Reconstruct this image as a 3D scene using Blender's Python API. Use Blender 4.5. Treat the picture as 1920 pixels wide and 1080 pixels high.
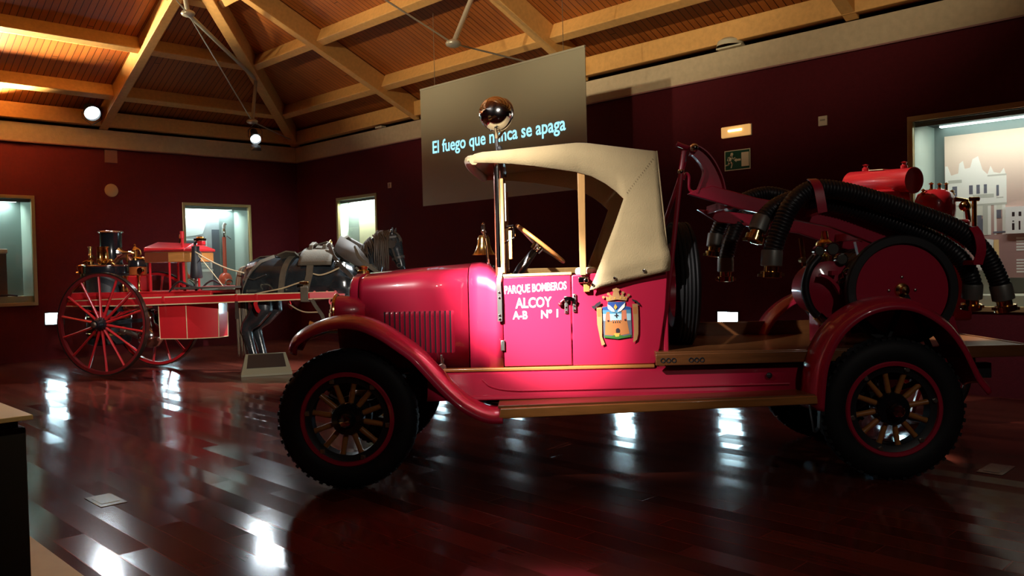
import bpy, bmesh, math, random
from mathutils import Vector, Matrix
random.seed(7)
for o in list(bpy.data.objects):
    bpy.data.objects.remove(o)
SC = bpy.context.scene
COL = SC.collection
PI = math.pi
V = Vector

# ------------------------------------------------------------------ camera
def make_camera():
    yaw, pitch, roll = math.radians(44.547), math.radians(-1.4528), math.radians(-1.3176)
    fw = V((math.sin(yaw) * math.cos(pitch), math.cos(yaw) * math.cos(pitch), math.sin(pitch)))
    rt = V((math.cos(yaw), -math.sin(yaw), 0))
    up = rt.cross(fw)
    r = math.cos(roll) * rt + math.sin(roll) * up
    u = -math.sin(roll) * rt + math.cos(roll) * up
    cam = bpy.data.cameras.new('camera')
    cam.sensor_width = 36.0
    cam.lens = 1563.23 / 1920 * 36.0
    cam.clip_start = 0.05
    o = bpy.data.objects.new('camera', cam)
    COL.objects.link(o)
    o.matrix_world = Matrix(((r.x, u.x, -fw.x, 0), (r.y, u.y, -fw.y, 0), (r.z, u.z, -fw.z, 1.4), (0, 0, 0, 1)))
    SC.camera = o
make_camera()

# ------------------------------------------------------------------ view, world
SC.view_settings.view_transform = 'Standard'
SC.view_settings.look = 'None'
SC.view_settings.exposure = 0.0
SC.view_settings.gamma = 1.0
SC.view_settings.use_curve_mapping = False
SC.cycles.use_denoising = True
SC.cycles.max_bounces = 8
SC.cycles.diffuse_bounces = 3
SC.cycles.glossy_bounces = 4
SC.cycles.transmission_bounces = 8
SC.cycles.transparent_max_bounces = 12
SC.cycles.sample_clamp_indirect = 6.0
SC.cycles.caustics_reflective = False
SC.cycles.caustics_refractive = False
W = bpy.data.worlds.new('world')
SC.world = W
W.use_nodes = True
W.node_tree.nodes['Background'].inputs[0].default_value = (1, 0.8, 0.6, 1)
W.node_tree.nodes['Background'].inputs[1].default_value = 0.0

# room: long right-hand wall at x = XR, left-hand wall at y = YL
XR, YL, XB, YB = 9.172, 15.7, -3.6, -4.2
ROOF_K, ROOF_Z = 0.45, 4.0

# vehicle frame of the fire truck: x forward, y to its left (towards the camera), z up
T_ORG = V((3.467, 5.025, 0)); T_ANG = math.radians(134.03)
T_MAT = Matrix.Translation(T_ORG) @ Matrix.Rotation(T_ANG, 4, 'Z')
# frame of the horse drawn pump: x forward, y to its left (away from the camera)
_pa = math.radians(32.3)
P_ORG = V((4.044 + math.cos(_pa) * .61, 12.227 + math.sin(_pa) * .61, 0)); P_ANG = _pa - PI / 2
P_MAT = Matrix.Translation(P_ORG) @ Matrix.Rotation(P_ANG, 4, 'Z')

# ------------------------------------------------------------------ lights
def spot(name, loc, target, power, angle, blend=0.6, color=(1, 1, 1), size=0.05):
    l = bpy.data.lights.new(name, 'SPOT')
    l.energy = power; l.spot_size = math.radians(angle); l.spot_blend = blend
    l.color = color; l.shadow_soft_size = size
    o = bpy.data.objects.new(name, l); COL.objects.link(o)
    o.location = loc
    o.rotation_euler = (V(target) - V(loc)).to_track_quat('-Z', 'Y').to_euler()
    return o
def area(name, loc, target, power, sx, sy, color=(1, 1, 1), spread=180):
    l = bpy.data.lights.new(name, 'AREA')
    l.shape = 'RECTANGLE'; l.size = sx; l.size_y = sy; l.energy = power; l.color = color
    l.spread = math.radians(spread)
    o = bpy.data.objects.new(name, l); COL.objects.link(o)
    o.location = loc
    o.rotation_euler = (V(target) - V(loc)).to_track_quat('-Z', 'Y').to_euler()
    return o
def tw(x, y, z): return T_MAT @ V((x, y, z))
def pw(x, y, z): return P_MAT @ V((x, y, z))

COLD = (0.86, 0.95, 1.0); WARM = (1.0, 0.80, 0.50); NEUT = (1.0, 0.92, 0.82)
# the two spots of the far corner that face the visitor
spot('spot_on_hip_truss', (7.20, 13.66, 3.72), (4.9, 8.0, 0.0), 380, 62, 0.5, COLD, 0.16)
spot('floodlight_on_cornice', (5.02, 15.36, 4.22), (4.2, 8.6, 0.3), 380, 66, 0.5, COLD, 0.16)
# spot on the side of the cab, from the roof to the left of the visitor
spot('spot_on_cab', (-0.55, 3.6, 4.3), tw(-1.12, .5, 1.25), 15000, 12, 1.0, (1.0, .94, .95), 0.04)
spot('wide_spot_on_cab', (-0.7, 3.4, 4.3), tw(-1.12, .5, 1.56), 2100, 25, 1.0, (1.0, .93, .88), 0.04)
# spot on horse and pump
spot('spot_on_horse', (.6, -2.2, 4.0), pw(2.1, 0, 1.25), 4200, 21, 0.8, NEUT, 0.06)
spot('spot_over_horse', (7.6, 9.9, 4.6), pw(2.4, 0, 1.3), 2300, 48, 0.7, COLD, 0.05)
spot('spot_over_pump', (4.0, 8.6, 4.9), pw(.2, 0, 1.1), 480, 30, 0.7, COLD, 0.05)
# spot on the exhibits behind the truck
spot('spot_on_tanks', (6.2, 4.4, 4.9), tw(-4.65, -1.6, 1.95), 480, 28, 0.8, NEUT, 0.05)
# spot on the tail of the truck bed
spot('spot_on_tail', (7.8, 0.9, 4.4), tw(-4.22, .05, .83), 1700, 8, 0.8, NEUT, 0.05)
# warm uplights on the cornice, washing the roof
spot('uplight_on_left_cornice', (3.3, 15.34, 4.06), (3.45, 14.3, 6.0), 4300, 118, 0.6, WARM, 0.10)
for y0, y1, e_ in ((8.2, 9.2, 1500), (5.0, 6.4, 1900), (1.6, 3.4, 1800)):
    spot('roof_wash_on_back_cornice', (-3.2, y0, 4.15), (3.0, y1, 5.45), e_, 40, 0.5, WARM, 0.12)
area('far_roof_fill', (-1.5, 15.0, 4.1), (0.5, 12.5, 7.5), 160, 1.5, .2, WARM, 110)  # unseen fill, added for the warm ambient on the roof
# weak fill added behind the visitor to brighten the near side of the truck
spot('truck_fill_spot', (1.5, -2.6, 4.4), tw(-2.2, .3, .9), 125, 50, 0.8, NEUT, 0.08)
# warm spot on the floor by the cabinet
spot('spot_on_cabinet', (1.5, 2.0, 4.4), (1.0, 4.5, 0.0), 260, 26, 0.8, (1.0, .76, .42), 0.05)

# ------------------------------------------------------------------ mesh helpers
class MB:
    def __init__(s): s.v = []; s.f = []; s.m = []
    def add(s, vs, fs, m=0):
        b = len(s.v)
        s.v.extend([tuple(v) for v in vs])
        for f in fs:
            s.f.append(tuple(i + b for i in f)); s.m.append(m)
        return s
    def box(s, c, d, m=0, R=None):
        x, y, z = d[0] / 2, d[1] / 2, d[2] / 2
        vs = [V(p) for p in ((-x,-y,-z),(x,-y,-z),(x,y,-z),(-x,y,-z),(-x,-y,z),(x,-y,z),(x,y,z),(-x,y,z))]
        if R is not None: vs = [R @ v for v in vs]
        return s.add([v + V(c) for v in vs], [(0,3,2,1),(4,5,6,7),(0,1,5,4),(1,2,6,5),(2,3,7,6),(3,0,4,7)], m)
    def bx(s, x0, x1, y0, y1, z0, z1, m=0):
        return s.box(((x0+x1)/2,(y0+y1)/2,(z0+z1)/2), (abs(x1-x0),abs(y1-y0),abs(z1-z0)), m)
    def prism(s, poly, ax, a, b, m=0):
        def P(p, t):
            return (t,p[0],p[1]) if ax == 'x' else (p[0],t,p[1]) if ax == 'y' else (p[0],p[1],t)
        n = len(poly)
        vs = [P(p, a) for p in poly] + [P(p, b) for p in poly]
        fs = [tuple(range(n))[::-1], tuple(range(n, 2*n))] + [(i,(i+1)%n,n+(i+1)%n,n+i) for i in range(n)]
        return s.add(vs, fs, m)
    def beam(s, a, b, w, h, m=0, up=(0,0,1)):
        a, b = V(a), V(b); d = (b-a).normalized(); sd = d.cross(V(up)).normalized(); u = sd.cross(d)
        vs = []
        for p in (a, b):
            for i, j in ((-1,-1),(1,-1),(1,1),(-1,1)):
                vs.append(p + sd*(w/2*i) + u*(h/2*j))
        return s.add(vs, [(0,3,2,1),(4,5,6,7),(0,1,5,4),(1,2,6,5),(2,3,7,6),(3,0,4,7)], m)
    def loft(s, rings, closed=True, caps=True, m=0, loop=False):
        n = len(rings[0]); k = len(rings); vs = [p for r in rings for p in r]; fs = []
        for i in range(k if loop else k-1):
            i2 = (i+1) % k
            for j in range(n if closed else n-1):
                j2 = (j+1) % n
                fs.append((i*n+j, i*n+j2, i2*n+j2, i2*n+j))
        if caps and closed and not loop:
            fs.append(tuple(range(n))[::-1]); fs.append(tuple((k-1)*n+j for j in range(n)))
        return s.add(vs, fs, m)
    def tube(s, pts, r, n=8, m=0, closed=False, caps=True, sy=1.0):
        pts = [V(p) for p in pts]; k = len(pts)
        rr = r if isinstance(r, (list, tuple)) else [r]*k
        T = []
        for i in range(k):
            a = pts[(i-1) % k] if (closed or i > 0) else pts[i]
            b = pts[(i+1) % k] if (closed or i < k-1) else pts[i]
            T.append((b-a).normalized())
        u = T[0].orthogonal().normalized() if abs(T[0].z) > .95 else T[0].cross(V((0,0,1))).normalized()
        rings = []
        for i in range(k):
            u = (u - T[i]*u.dot(T[i])).normalized(); w = T[i].cross(u)
            rings.append([pts[i] + (u*math.cos(2*PI*j/n) + w*math.sin(2*PI*j/n)*sy)*rr[i] for j in range(n)])
        return s.loft(rings, True, caps, m, loop=closed)
    def strap(s, pts, wdir, w, t, m=0, closed=False):
        pts = [V(p) for p in pts]; k = len(pts); rings = []
        for i in range(k):
            a = pts[(i-1) % k] if (closed or i > 0) else pts[i]
            b = pts[(i+1) % k] if (closed or i < k-1) else pts[i]
            T = (b-a).normalized(); wd = V(wdir[i] if isinstance(wdir, list) else wdir)
            wd = (wd - T*wd.dot(T)).normalized(); nn = T.cross(wd)
            rings.append([pts[i]+wd*(w/2)+nn*(t/2), pts[i]-wd*(w/2)+nn*(t/2), pts[i]-wd*(w/2)-nn*(t/2), pts[i]+wd*(w/2)-nn*(t/2)])
        return s.loft(rings, True, True, m, loop=closed)
    def lathe(s, prof, c=(0,0,0), ax=(0,0,1), n=24, m=0, caps=False):
        ax = V(ax).normalized(); u = ax.orthogonal().normalized(); w = ax.cross(u); c = V(c)
        rings = [[c + ax*h + (u*math.cos(2*PI*j/n)+w*math.sin(2*PI*j/n))*max(r,1e-4) for j in range(n)] for r, h in prof]
        return s.loft(rings, True, caps, m)
    def cyl(s, a, b, r, n=16, m=0):
        a, b = V(a), V(b)
        return s.lathe([(r,0),(r,(b-a).length)], a, b-a, n, m, caps=True)
    def torus(s, c, ax, R, r, n=32, k=8, m=0, sx=1.0):
        ax = V(ax).normalized(); u = ax.orthogonal().normalized(); w = ax.cross(u); c = V(c); rings = []
        for i in range(n):
            d = u*math.cos(2*PI*i/n) + w*math.sin(2*PI*i/n)
            rings.append([c + d*(R + r*math.cos(2*PI*j/k)) + ax*(r*sx*math.sin(2*PI*j/k)) for j in range(k)])
        return s.loft(rings, True, False, m, loop=True)
    def ball(s, c, r, n=14, k=8, m=0):
        rr = r if isinstance(r, (tuple, list)) else (r, r, r); c = V(c); rings = []
        for i in range(k+1):
            a = PI*i/k; q = max(math.sin(a), 1e-3)
            rings.append([c + V((rr[0]*q*math.cos(2*PI*j/n), rr[1]*q*math.sin(2*PI*j/n), -rr[2]*math.cos(a))) for j in range(n)])
        return s.loft(rings, True, True, m)
    def grid(s, fn, nu, nv, m=0):
        vs = [fn(i/nu, j/nv) for i in range(nu+1) for j in range(nv+1)]; q = nv+1
        return s.add(vs, [(i*q+j, (i+1)*q+j, (i+1)*q+j+1, i*q+j+1) for i in range(nu) for j in range(nv)], m)
    def tf(s, M, start=0):
        for i in range(start, len(s.v)): s.v[i] = tuple(M @ V(s.v[i]))
        return s

def new_obj(name, me, parent=None):
    o = bpy.data.objects.new(name, me); COL.objects.link(o)
    if parent is not None: o.parent = parent
    return o
def props(o, label=None, cat=None, group=None, kind=None):
    if label: o['label'] = label
    if cat: o['category'] = cat
    if group: o['group'] = group
    if kind: o['kind'] = kind
    return o
def part(name, mb, mats, parent=None, smooth=35, bevel=0, solid=0, label=None, base=False, frame=None, fix=True, off=0.0, weld=False):
    """one mesh object; base=True puts the origin at the foot of the mesh (for top-level things)"""
    me = bpy.data.meshes.new(name)
    me.from_pydata(mb.v, [], mb.f)
    mats = mats if isinstance(mats, (list, tuple)) else [mats]
    for mt in mats: me.materials.append(mt)
    if len(mats) > 1: me.polygons.foreach_set('material_index', mb.m)
    if weld:
        bm = bmesh.new(); bm.from_mesh(me); bmesh.ops.remove_doubles(bm, verts=bm.verts, dist=.0015); bm.to_mesh(me); bm.free()
    if fix:
        bm = bmesh.new(); bm.from_mesh(me); bmesh.ops.recalc_face_normals(bm, faces=bm.faces); bm.to_mesh(me); bm.free()
    me.update()
    if smooth:
        me.polygons.foreach_set('use_smooth', [True]*len(me.polygons))
        me.set_sharp_from_angle(angle=math.radians(smooth))
    o = new_obj(name, me, parent)
    if solid:
        md = o.modifiers.new('solid', 'SOLIDIFY'); md.thickness = solid; md.offset = off
    if bevel:
        md = o.modifiers.new('bevel', 'BEVEL'); md.width = bevel; md.segments = 2; md.limit_method = 'ANGLE'; md.angle_limit = math.radians(40)
    if label: o['label'] = label
    if base and parent is None:
        xs = [v.co for v in me.vertices]
        c = V(((min(v.x for v in xs)+max(v.x for v in xs))/2, (min(v.y for v in xs)+max(v.y for v in xs))/2, min(v.z for v in xs)))
        me.transform(Matrix.Translation(-c))
        o.matrix_world = (frame if frame is not None else Matrix()) @ Matrix.Translation(c)
    elif frame is not None and parent is None:
        o.matrix_world = frame
    return o
def empty(name, M, label=None, cat=None, group=None):
    o = new_obj(name, None); o.empty_display_size = .2
    o.matrix_world = M if isinstance(M, Matrix) else Matrix.Translation(V(M))
    return props(o, label, cat, group)
def copy_tree(o, parent=None, label=None):
    c = o.copy(); COL.objects.link(c)
    if parent is not None: c.parent = parent
    for ch in list(o.children): copy_tree(ch, c)
    if label: c['label'] = label
    return c
def text_mb(body, size, M, align='CENTER', ext=.0015, offset=0.0, sx=1.0, mb=None, m=0, space=1.0):
    cu = bpy.data.curves.new('t', 'FONT'); cu.body = body; cu.size = size; cu.align_x = align; cu.align_y = 'CENTER'
    cu.extrude = ext; cu.offset = offset; cu.resolution_u = 3; cu.space_character = space
    o = bpy.data.objects.new('t', cu); COL.objects.link(o)
    dg = bpy.context.evaluated_depsgraph_get(); ev = o.evaluated_get(dg); me = ev.to_mesh()
    mb = mb or MB()
    mb.add([M @ V((v.co.x*sx, v.co.y, v.co.z)) for v in me.vertices], [tuple(p.vertices) for p in me.polygons], m)
    ev.to_mesh_clear(); bpy.data.objects.remove(o); bpy.data.curves.remove(cu)
    return mb
def axes(o, x, y):
    """matrix with local x, y along the given directions"""
    x = V(x).normalized(); y = V(y).normalized(); z = x.cross(y)
    return Matrix(((x.x,y.x,z.x,o[0]),(x.y,y.y,z.y,o[1]),(x.z,y.z,z.z,o[2]),(0,0,0,1)))
def smooth_path(pts, n=6, closed=False):
    pts = [V(p) for p in pts]; k = len(pts); out = []
    for i in range(k if closed else k-1):
        p0 = pts[(i-1) % k] if (closed or i > 0) else pts[i]*2-pts[i+1]
        p1 = pts[i]; p2 = pts[(i+1) % k]
        p3 = pts[(i+2) % k] if (closed or i+2 < k) else p2*2-p1
        for j in range(n):
            t = j/n
            out.append(.5*((2*p1)+(p2-p0)*t+(2*p0-5*p1+4*p2-p3)*t*t+(3*p1-p0-3*p2+p3)*t**3))
    if not closed: out.append(pts[-1])
    return out

# ------------------------------------------------------------------ materials
def mat(name, color, rough=.5, metal=0.0, coat=0.0, spec=.5, noise=0.0, nscale=8.0, bump=0.0, bscale=30.0, emit=None, estr=0.0, sheen=0.0, stretch=None, croug=.06):
    m = bpy.data.materials.new(name); m.use_nodes = True
    nt = m.node_tree; b = nt.nodes['Principled BSDF']; N = nt.nodes.new; L = nt.links.new
    b.inputs['Base Color'].default_value = (*color, 1); b.inputs['Roughness'].default_value = rough
    b.inputs['Metallic'].default_value = metal; b.inputs['Coat Weight'].default_value = coat
    b.inputs['Coat Roughness'].default_value = croug; b.inputs['Specular IOR Level'].default_value = spec
    if sheen: b.inputs['Sheen Weight'].default_value = sheen
    if emit:
        b.inputs['Emission Color'].default_value = (*emit, 1); b.inputs['Emission Strength'].default_value = estr
    if noise or bump:
        tc = N('ShaderNodeTexCoord'); src = tc.outputs['Object']
        if stretch:
            mp = N('ShaderNodeMapping'); mp.inputs['Scale'].default_value = stretch; L(src, mp.inputs[0]); src = mp.outputs[0]
        if noise:
            n = N('ShaderNodeTexNoise'); n.inputs['Scale'].default_value = nscale; n.inputs['Detail'].default_value = 5; L(src, n.inputs['Vector'])
            mx = N('ShaderNodeMix'); mx.data_type = 'RGBA'
            mx.inputs[6].default_value = tuple(max(0, c*(1-noise)) for c in color) + (1,)
            mx.inputs[7].default_value = tuple(min(1, c*(1+noise)) for c in color) + (1,)
            L(n.outputs[0], mx.inputs[0]); L(mx.outputs[2], b.inputs['Base Color'])
        if bump:
            n2 = N('ShaderNodeTexNoise'); n2.inputs['Scale'].default_value = bscale; n2.inputs['Detail'].default_value = 4; L(src, n2.inputs['Vector'])
            bp = N('ShaderNodeBump'); bp.inputs['Strength'].default_value = bump; bp.inputs['Distance'].default_value = .01
            L(n2.outputs[0], bp.inputs['Height']); L(bp.outputs[0], b.inputs['Normal'])
    return m
def emis(name, color, strength):
    m = bpy.data.materials.new(name); m.use_nodes = True; nt = m.node_tree
    nt.nodes.remove(nt.nodes['Principled BSDF']); e = nt.nodes.new('ShaderNodeEmission')
    e.inputs[0].default_value = (*color, 1); e.inputs[1].default_value = strength
    nt.links.new(e.outputs[0], nt.nodes['Material Output'].inputs[0]); return m
def glass_mat(name, tint=(.93,.97,.95), refl=.09):
    m = bpy.data.materials.new(name); m.use_nodes = True; nt = m.node_tree; nt.nodes.remove(nt.nodes['Principled BSDF'])
    t = nt.nodes.new('ShaderNodeBsdfTransparent'); t.inputs[0].default_value = (*tint, 1)
    g = nt.nodes.new('ShaderNodeBsdfGlossy'); g.inputs['Roughness'].default_value = .01
    lw = nt.nodes.new('ShaderNodeLayerWeight'); lw.inputs[0].default_value = .5
    p = nt.nodes.new('ShaderNodeMath'); p.operation = 'POWER'; p.inputs[1].default_value = 5; nt.links.new(lw.outputs['Facing'], p.inputs[0])
    q = nt.nodes.new('ShaderNodeMath'); q.operation = 'MULTIPLY_ADD'; q.inputs[1].default_value = .8; q.inputs[2].default_value = .035; nt.links.new(p.outputs[0], q.inputs[0])
    mx = nt.nodes.new('ShaderNodeMixShader'); nt.links.new(q.outputs[0], mx.inputs[0])
    nt.links.new(t.outputs[0], mx.inputs[1]); nt.links.new(g.outputs[0], mx.inputs[2]); nt.links.new(mx.outputs[0], nt.nodes['Material Output'].inputs[0])
    return m
def plank_mat(name, c1, c2, w, length, axis, rough, groove, tilt=0.0, spec=.5, grain=.25, coat=0.0, gcol=.25, offx=0.0):
    """boards of width w; axis: the object coordinate counted across the boards (0 or 1)"""
    m = bpy.data.materials.new(name); m.use_nodes = True; nt = m.node_tree; b = nt.nodes['Principled BSDF']; N = nt.nodes.new; L = nt.links.new
    def mth(op, a, bb=None):
        n = N('ShaderNodeMath'); n.operation = op
        for i, q in enumerate((a, bb)):
            if q is None: continue
            if isinstance(q, (int, float)): n.inputs[i].default_value = q
            else: L(q, n.inputs[i])
        return n.outputs[0]
    tc = N('ShaderNodeTexCoord'); sp = N('ShaderNodeSeparateXYZ'); L(tc.outputs['Object'], sp.inputs[0])
    a, l = (sp.outputs[0], sp.outputs[1]) if axis == 0 else (sp.outputs[1], sp.outputs[0])
    u = mth('DIVIDE', mth('ADD', a, offx), w); row = mth('FLOOR', u); fu = mth('SUBTRACT', u, row)
    v = mth('DIVIDE', mth('ADD', l, mth('MULTIPLY', row, length*.377)), length); colm = mth('FLOOR', v); fv = mth('SUBTRACT', v, colm)
    cb = N('ShaderNodeCombineXYZ'); L(row, cb.inputs[0]); L(colm, cb.inputs[1])
    wn = N('ShaderNodeTexWhiteNoise'); wn.noise_dimensions = '2D'; L(cb.outputs[0], wn.inputs['Vector'])
    mp = N('ShaderNodeMapping'); mp.inputs['Scale'].default_value = (40, 2.2, 6) if axis == 0 else (2.2, 40, 6); L(tc.outputs['Object'], mp.inputs[0])
    ns = N('ShaderNodeTexNoise'); ns.inputs['Scale'].default_value = 1.0; ns.inputs['Detail'].default_value = 4; L(mp.outputs[0], ns.inputs['Vector'])
    fac = mth('ADD', mth('MULTIPLY', wn.outputs['Value'], 1-grain), mth('MULTIPLY', ns.outputs[0], grain))
    mx = N('ShaderNodeMix'); mx.data_type = 'RGBA'; mx.inputs[6].default_value = (*c1, 1); mx.inputs[7].default_value = (*c2, 1); L(fac, mx.inputs[0])
    eu = mth('MINIMUM', fu, mth('SUBTRACT', 1.0, fu)); ev = mth('MULTIPLY', mth('MINIMUM', fv, mth('SUBTRACT', 1.0, fv)), length/w)
    ed = mth('MINIMUM', eu, ev)
    g = mth('LESS_THAN', ed, groove/w)
    mx2 = N('ShaderNodeMix'); mx2.data_type = 'RGBA'; mx2.inputs[7].default_value = tuple(c*gcol for c in c1) + (1,)
    L(g, mx2.inputs[0]); L(mx.outputs[2], mx2.inputs[6]); L(mx2.outputs[2], b.inputs['Base Color'])
    b.inputs['Roughness'].default_value = rough; b.inputs['Specular IOR Level'].default_value = spec; b.inputs['Coat Weight'].default_value = coat
    bp = N('ShaderNodeBump'); bp.inputs['Strength'].default_value = .35; bp.inputs['Distance'].default_value = .002
    L(mth('SUBTRACT', 1.0, g), bp.inputs['Height'])
    if tilt:
        ge = N('ShaderNodeNewGeometry')
        s2 = N('ShaderNodeVectorMath'); s2.operation = 'SUBTRACT'; L(wn.outputs['Color'], s2.inputs[0]); s2.inputs[1].default_value = (.5,.5,.5)
        s3 = N('ShaderNodeVectorMath'); s3.operation = 'MULTIPLY'; L(s2.outputs[0], s3.inputs[0]); s3.inputs[1].default_value = (tilt,tilt,0)
        s4 = N('ShaderNodeVectorMath'); s4.operation = 'ADD'; L(ge.outputs['Normal'], s4.inputs[0]); L(s3.outputs[0], s4.inputs[1])
        s5 = N('ShaderNodeVectorMath'); s5.operation = 'NORMALIZE'; L(s4.outputs[0], s5.inputs[0]); L(s5.outputs[0], bp.inputs['Normal'])
    L(bp.outputs[0], b.inputs['Normal'])
    return m

RED = mat('red_paint', (.46, .014, .048), .34, coat=.85, spec=.4)
REDW = mat('wagon_red_paint', (.52, .016, .022), .28, coat=.5, noise=.15, nscale=5)
WALLM = mat('dark_red_wall', (.064, .0042, .0092), .85, noise=.22, nscale=25, bump=.15, bscale=60, spec=.2)
CONC = mat('concrete_band', (.50, .42, .30), .9, noise=.18, nscale=14, bump=.25, bscale=40, spec=.2)
DECK_R = plank_mat('roof_boards_across_y', (.30, .088, .019), (.41, .128, .028), .095, 6.0, 1, .38, .006, grain=.3, spec=.35)
DECK_L = plank_mat('roof_boards_across_x', (.30, .088, .019), (.41, .128, .028), .095, 6.0, 0, .38, .006, grain=.3, spec=.35)
PINE = mat('glulam_pine', (.68, .375, .12), .5, noise=.22, nscale=3, stretch=(6, 6, 6), bump=.05)
FLOORM = plank_mat('cherry_floor', (.042, .009, .006), (.135, .029, .017), .155, 1.35, 0, .13, .0032, tilt=.046, spec=.11, grain=.3, gcol=3.0, offx=.07)  # pale joint lines: highlights of the plank bevels put into the colour
TAN = mat('tan_floor', (.42, .29, .11), .6, noise=.1)
BLACK = mat('satin_black', (.012, .012, .014), .5)
GLOSSBLK = mat('gloss_black', (.010, .011, .014), .16, coat=.3)
RUBBER = mat('tyre_rubber', (.010, .010, .011), .62, spec=.3)
HOSE = mat('suction_hose_rubber', (.014, .014, .017), .42, spec=.45)
CHROME = mat('chrome', (.82, .82, .80), .10, 1.0)
STEEL = mat('dull_steel', (.45, .43, .38), .35, 1.0)
BRASS = mat('brass', (.80, .52, .18), .17, 1.0)
CANVAS = mat('beige_canvas', (.50, .385, .205), .92, noise=.12, nscale=7, bump=.25, bscale=120, spec=.15, sheen=.2)
WOOD = mat('varnished_wood', (.42, .17, .045), .28, coat=.5, noise=.35, nscale=3, stretch=(2, 14, 14))
WOODL = mat('pale_varnished_wood', (.62, .34, .12), .35, coat=.3, noise=.2, nscale=4, stretch=(14, 14, 2))
WOODD = mat('dark_red_wood', (.16, .035, .015), .3, coat=.4, noise=.3, nscale=4)
BEDW = mat('truck_bed_planks', (.19, .07, .022), .30, coat=.4, noise=.4, nscale=3, stretch=(1.5, 18, 18))
WHITE = mat('white_paint', (.85, .82, .80), .6)
OFFW = mat('off_white_plastic', (.55, .48, .38), .5)
CREAM = mat('cream_line', (.72, .58, .33), .5)
FRAME = mat('display_frame', (.42, .33, .16), .35, .6)
CASEIN = mat('display_interior', (.42, .50, .45), .6)
CASED = mat('display_back_panel', (.20, .25, .24), .35)
GLASS = glass_mat('clear_glass')
SCREENM = mat('grey_projection_film', (.30, .29, .22), .75, spec=.3)
TXT = emis('projected_blue_text', (.35, .80, 1.0), 1.4)
LED = emis('cold_led', (.62, .90, 1.0), 46)
LEDCASE = emis('case_light_strip', (.80, .96, .92), 6)
LAMP = emis('spot_lamp', (.80, .93, 1.0), 5)
EMLIGHT = emis('emergency_lamp_tube', (1.0, .72, .35), 9)
EMBODY = mat('emergency_lamp_diffuser', (.8, .5, .22), .5, emit=(1.0, .52, .16), estr=.55)
SIGNG = mat('exit_sign_green', (.010, .075, .045), .4)
SIGNW = mat('exit_sign_cream', (.75, .68, .50), .5)
HORSE = mat('dapple_black_coat', (.017, .021, .024), .22, noise=.9, nscale=5, bump=.5, bscale=7, spec=.8)
HAIR = mat('brown_horsehair', (.045, .026, .014), .6, noise=.6, nscale=20, stretch=(8, 8, 1))
HAIRP = mat('pale_horsehair', (.20, .15, .09), .6, noise=.5, nscale=20, stretch=(8, 8, 1))
LEATH = mat('grey_leather', (.092, .077, .054), .65, noise=.3, nscale=12, bump=.2, bscale=60)
LEATHD = mat('dark_leather', (.045, .035, .028), .5, noise=.3)
ROPE = mat('pale_rope', (.50, .40, .24), .8)
PINK = mat('pale_red_steel', (.75, .16, .18), .35)
GREENG = mat('plinth_grey_green', (.17, .16, .10), .6)
IRON = mat('cast_iron', (.03, .03, .033), .45, .4)

# ================================================================== the room
def struct(name, mb, mats, **k):
    o = part(name, mb, mats, **k); o['kind'] = 'structure'; return o
def wall_with_openings(name, to3, u0, u1, w0, w1, holes, depth):
    us = sorted({u0, u1} | {h[0] for h in holes} | {h[1] for h in holes}); ws = sorted({w0, w1} | {h[2] for h in holes} | {h[3] for h in holes})
    mb = MB(); idx = {}
    def vid(i, j, d):
        if (i, j, d) not in idx:
            idx[(i, j, d)] = len(mb.v); mb.v.append(tuple(to3(us[i], ws[j], d*depth)))
        return idx[(i, j, d)]
    def solid(i, j):
        if not (0 <= i < len(us)-1 and 0 <= j < len(ws)-1): return False
        a, b = (us[i]+us[i+1])/2, (ws[j]+ws[j+1])/2
        return not any(h[0] < a < h[1] and h[2] < b < h[3] for h in holes)
    for i in range(len(us)-1):
        for j in range(len(ws)-1):
            if not solid(i, j): continue
            for d in (0, 1): mb.f.append((vid(i,j,d), vid(i+1,j,d), vid(i+1,j+1,d), vid(i,j+1,d))); mb.m.append(0)
            for (di, dj, a, b) in ((-1,0,(i,j),(i,j+1)), (1,0,(i+1,j),(i+1,j+1)), (0,-1,(i,j),(i+1,j)), (0,1,(i,j+1),(i+1,j+1))):
                if not solid(i+di, j+dj):
                    mb.f.append((vid(*a,0), vid(*b,0), vid(*b,1), vid(*a,1))); mb.m.append(0)
    return struct(name, mb, WALLM, smooth=0)
struct('floor', MB().bx(XB-.8, XR+.8, YB-.8, YL+.8, -.05, 0), FLOORM, smooth=0)
struct('trim_1', MB().bx(-.9, 1.26, .3, 5.15, 0.0, .004), TAN, smooth=0)
CASES_L = [(2.0, 4.18, .935, 2.786), (6.70, 8.10, .935, 2.77)]
CASES_R = [(12.85, 14.21, .935, 2.838), (1.0, 3.33, .845, 2.876)]
shr = lambda h: (h[0]+.03, h[1]-.03, h[2]+.03, h[3]-.03)
wall_with_openings('wall_left', lambda u, w, d: (u, YL+d, w), XB, XR, 0, 4.0, [shr(h) for h in CASES_L], .75)
wall_with_openings('wall_right', lambda u, w, d: (XR+d, u, w), YB, YL, 0, 4.0, [shr(h) for h in CASES_R], .75)
struct('wall_back', MB().bx(XB-.3, XB, YB, YL, 0, 4.0), WALLM, smooth=0)
struct('wall_front', MB().bx(XB, XR, YB-.3, YB, 0, 4.0), WALLM, smooth=0)
struct('trim_2', MB().bx(XR-.03, XR+.02, YB, YL, 3.69, 4.0), CONC, smooth=0)
struct('trim_3', MB().bx(XB, XR-.03, YL-.03, YL+.02, 3.69, 4.0), CONC, smooth=0)
struct('trim_4', MB().bx(XR-.045, XR, YB, YL-.03, 3.672, 3.69), mat('cornice_edge', (.25, .12, .12), .4), smooth=0)
struct('trim_5', MB().bx(XB, XR-.045, YL-.045, YL, 3.672, 3.69), bpy.data.materials['cornice_edge'], smooth=0)

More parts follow.
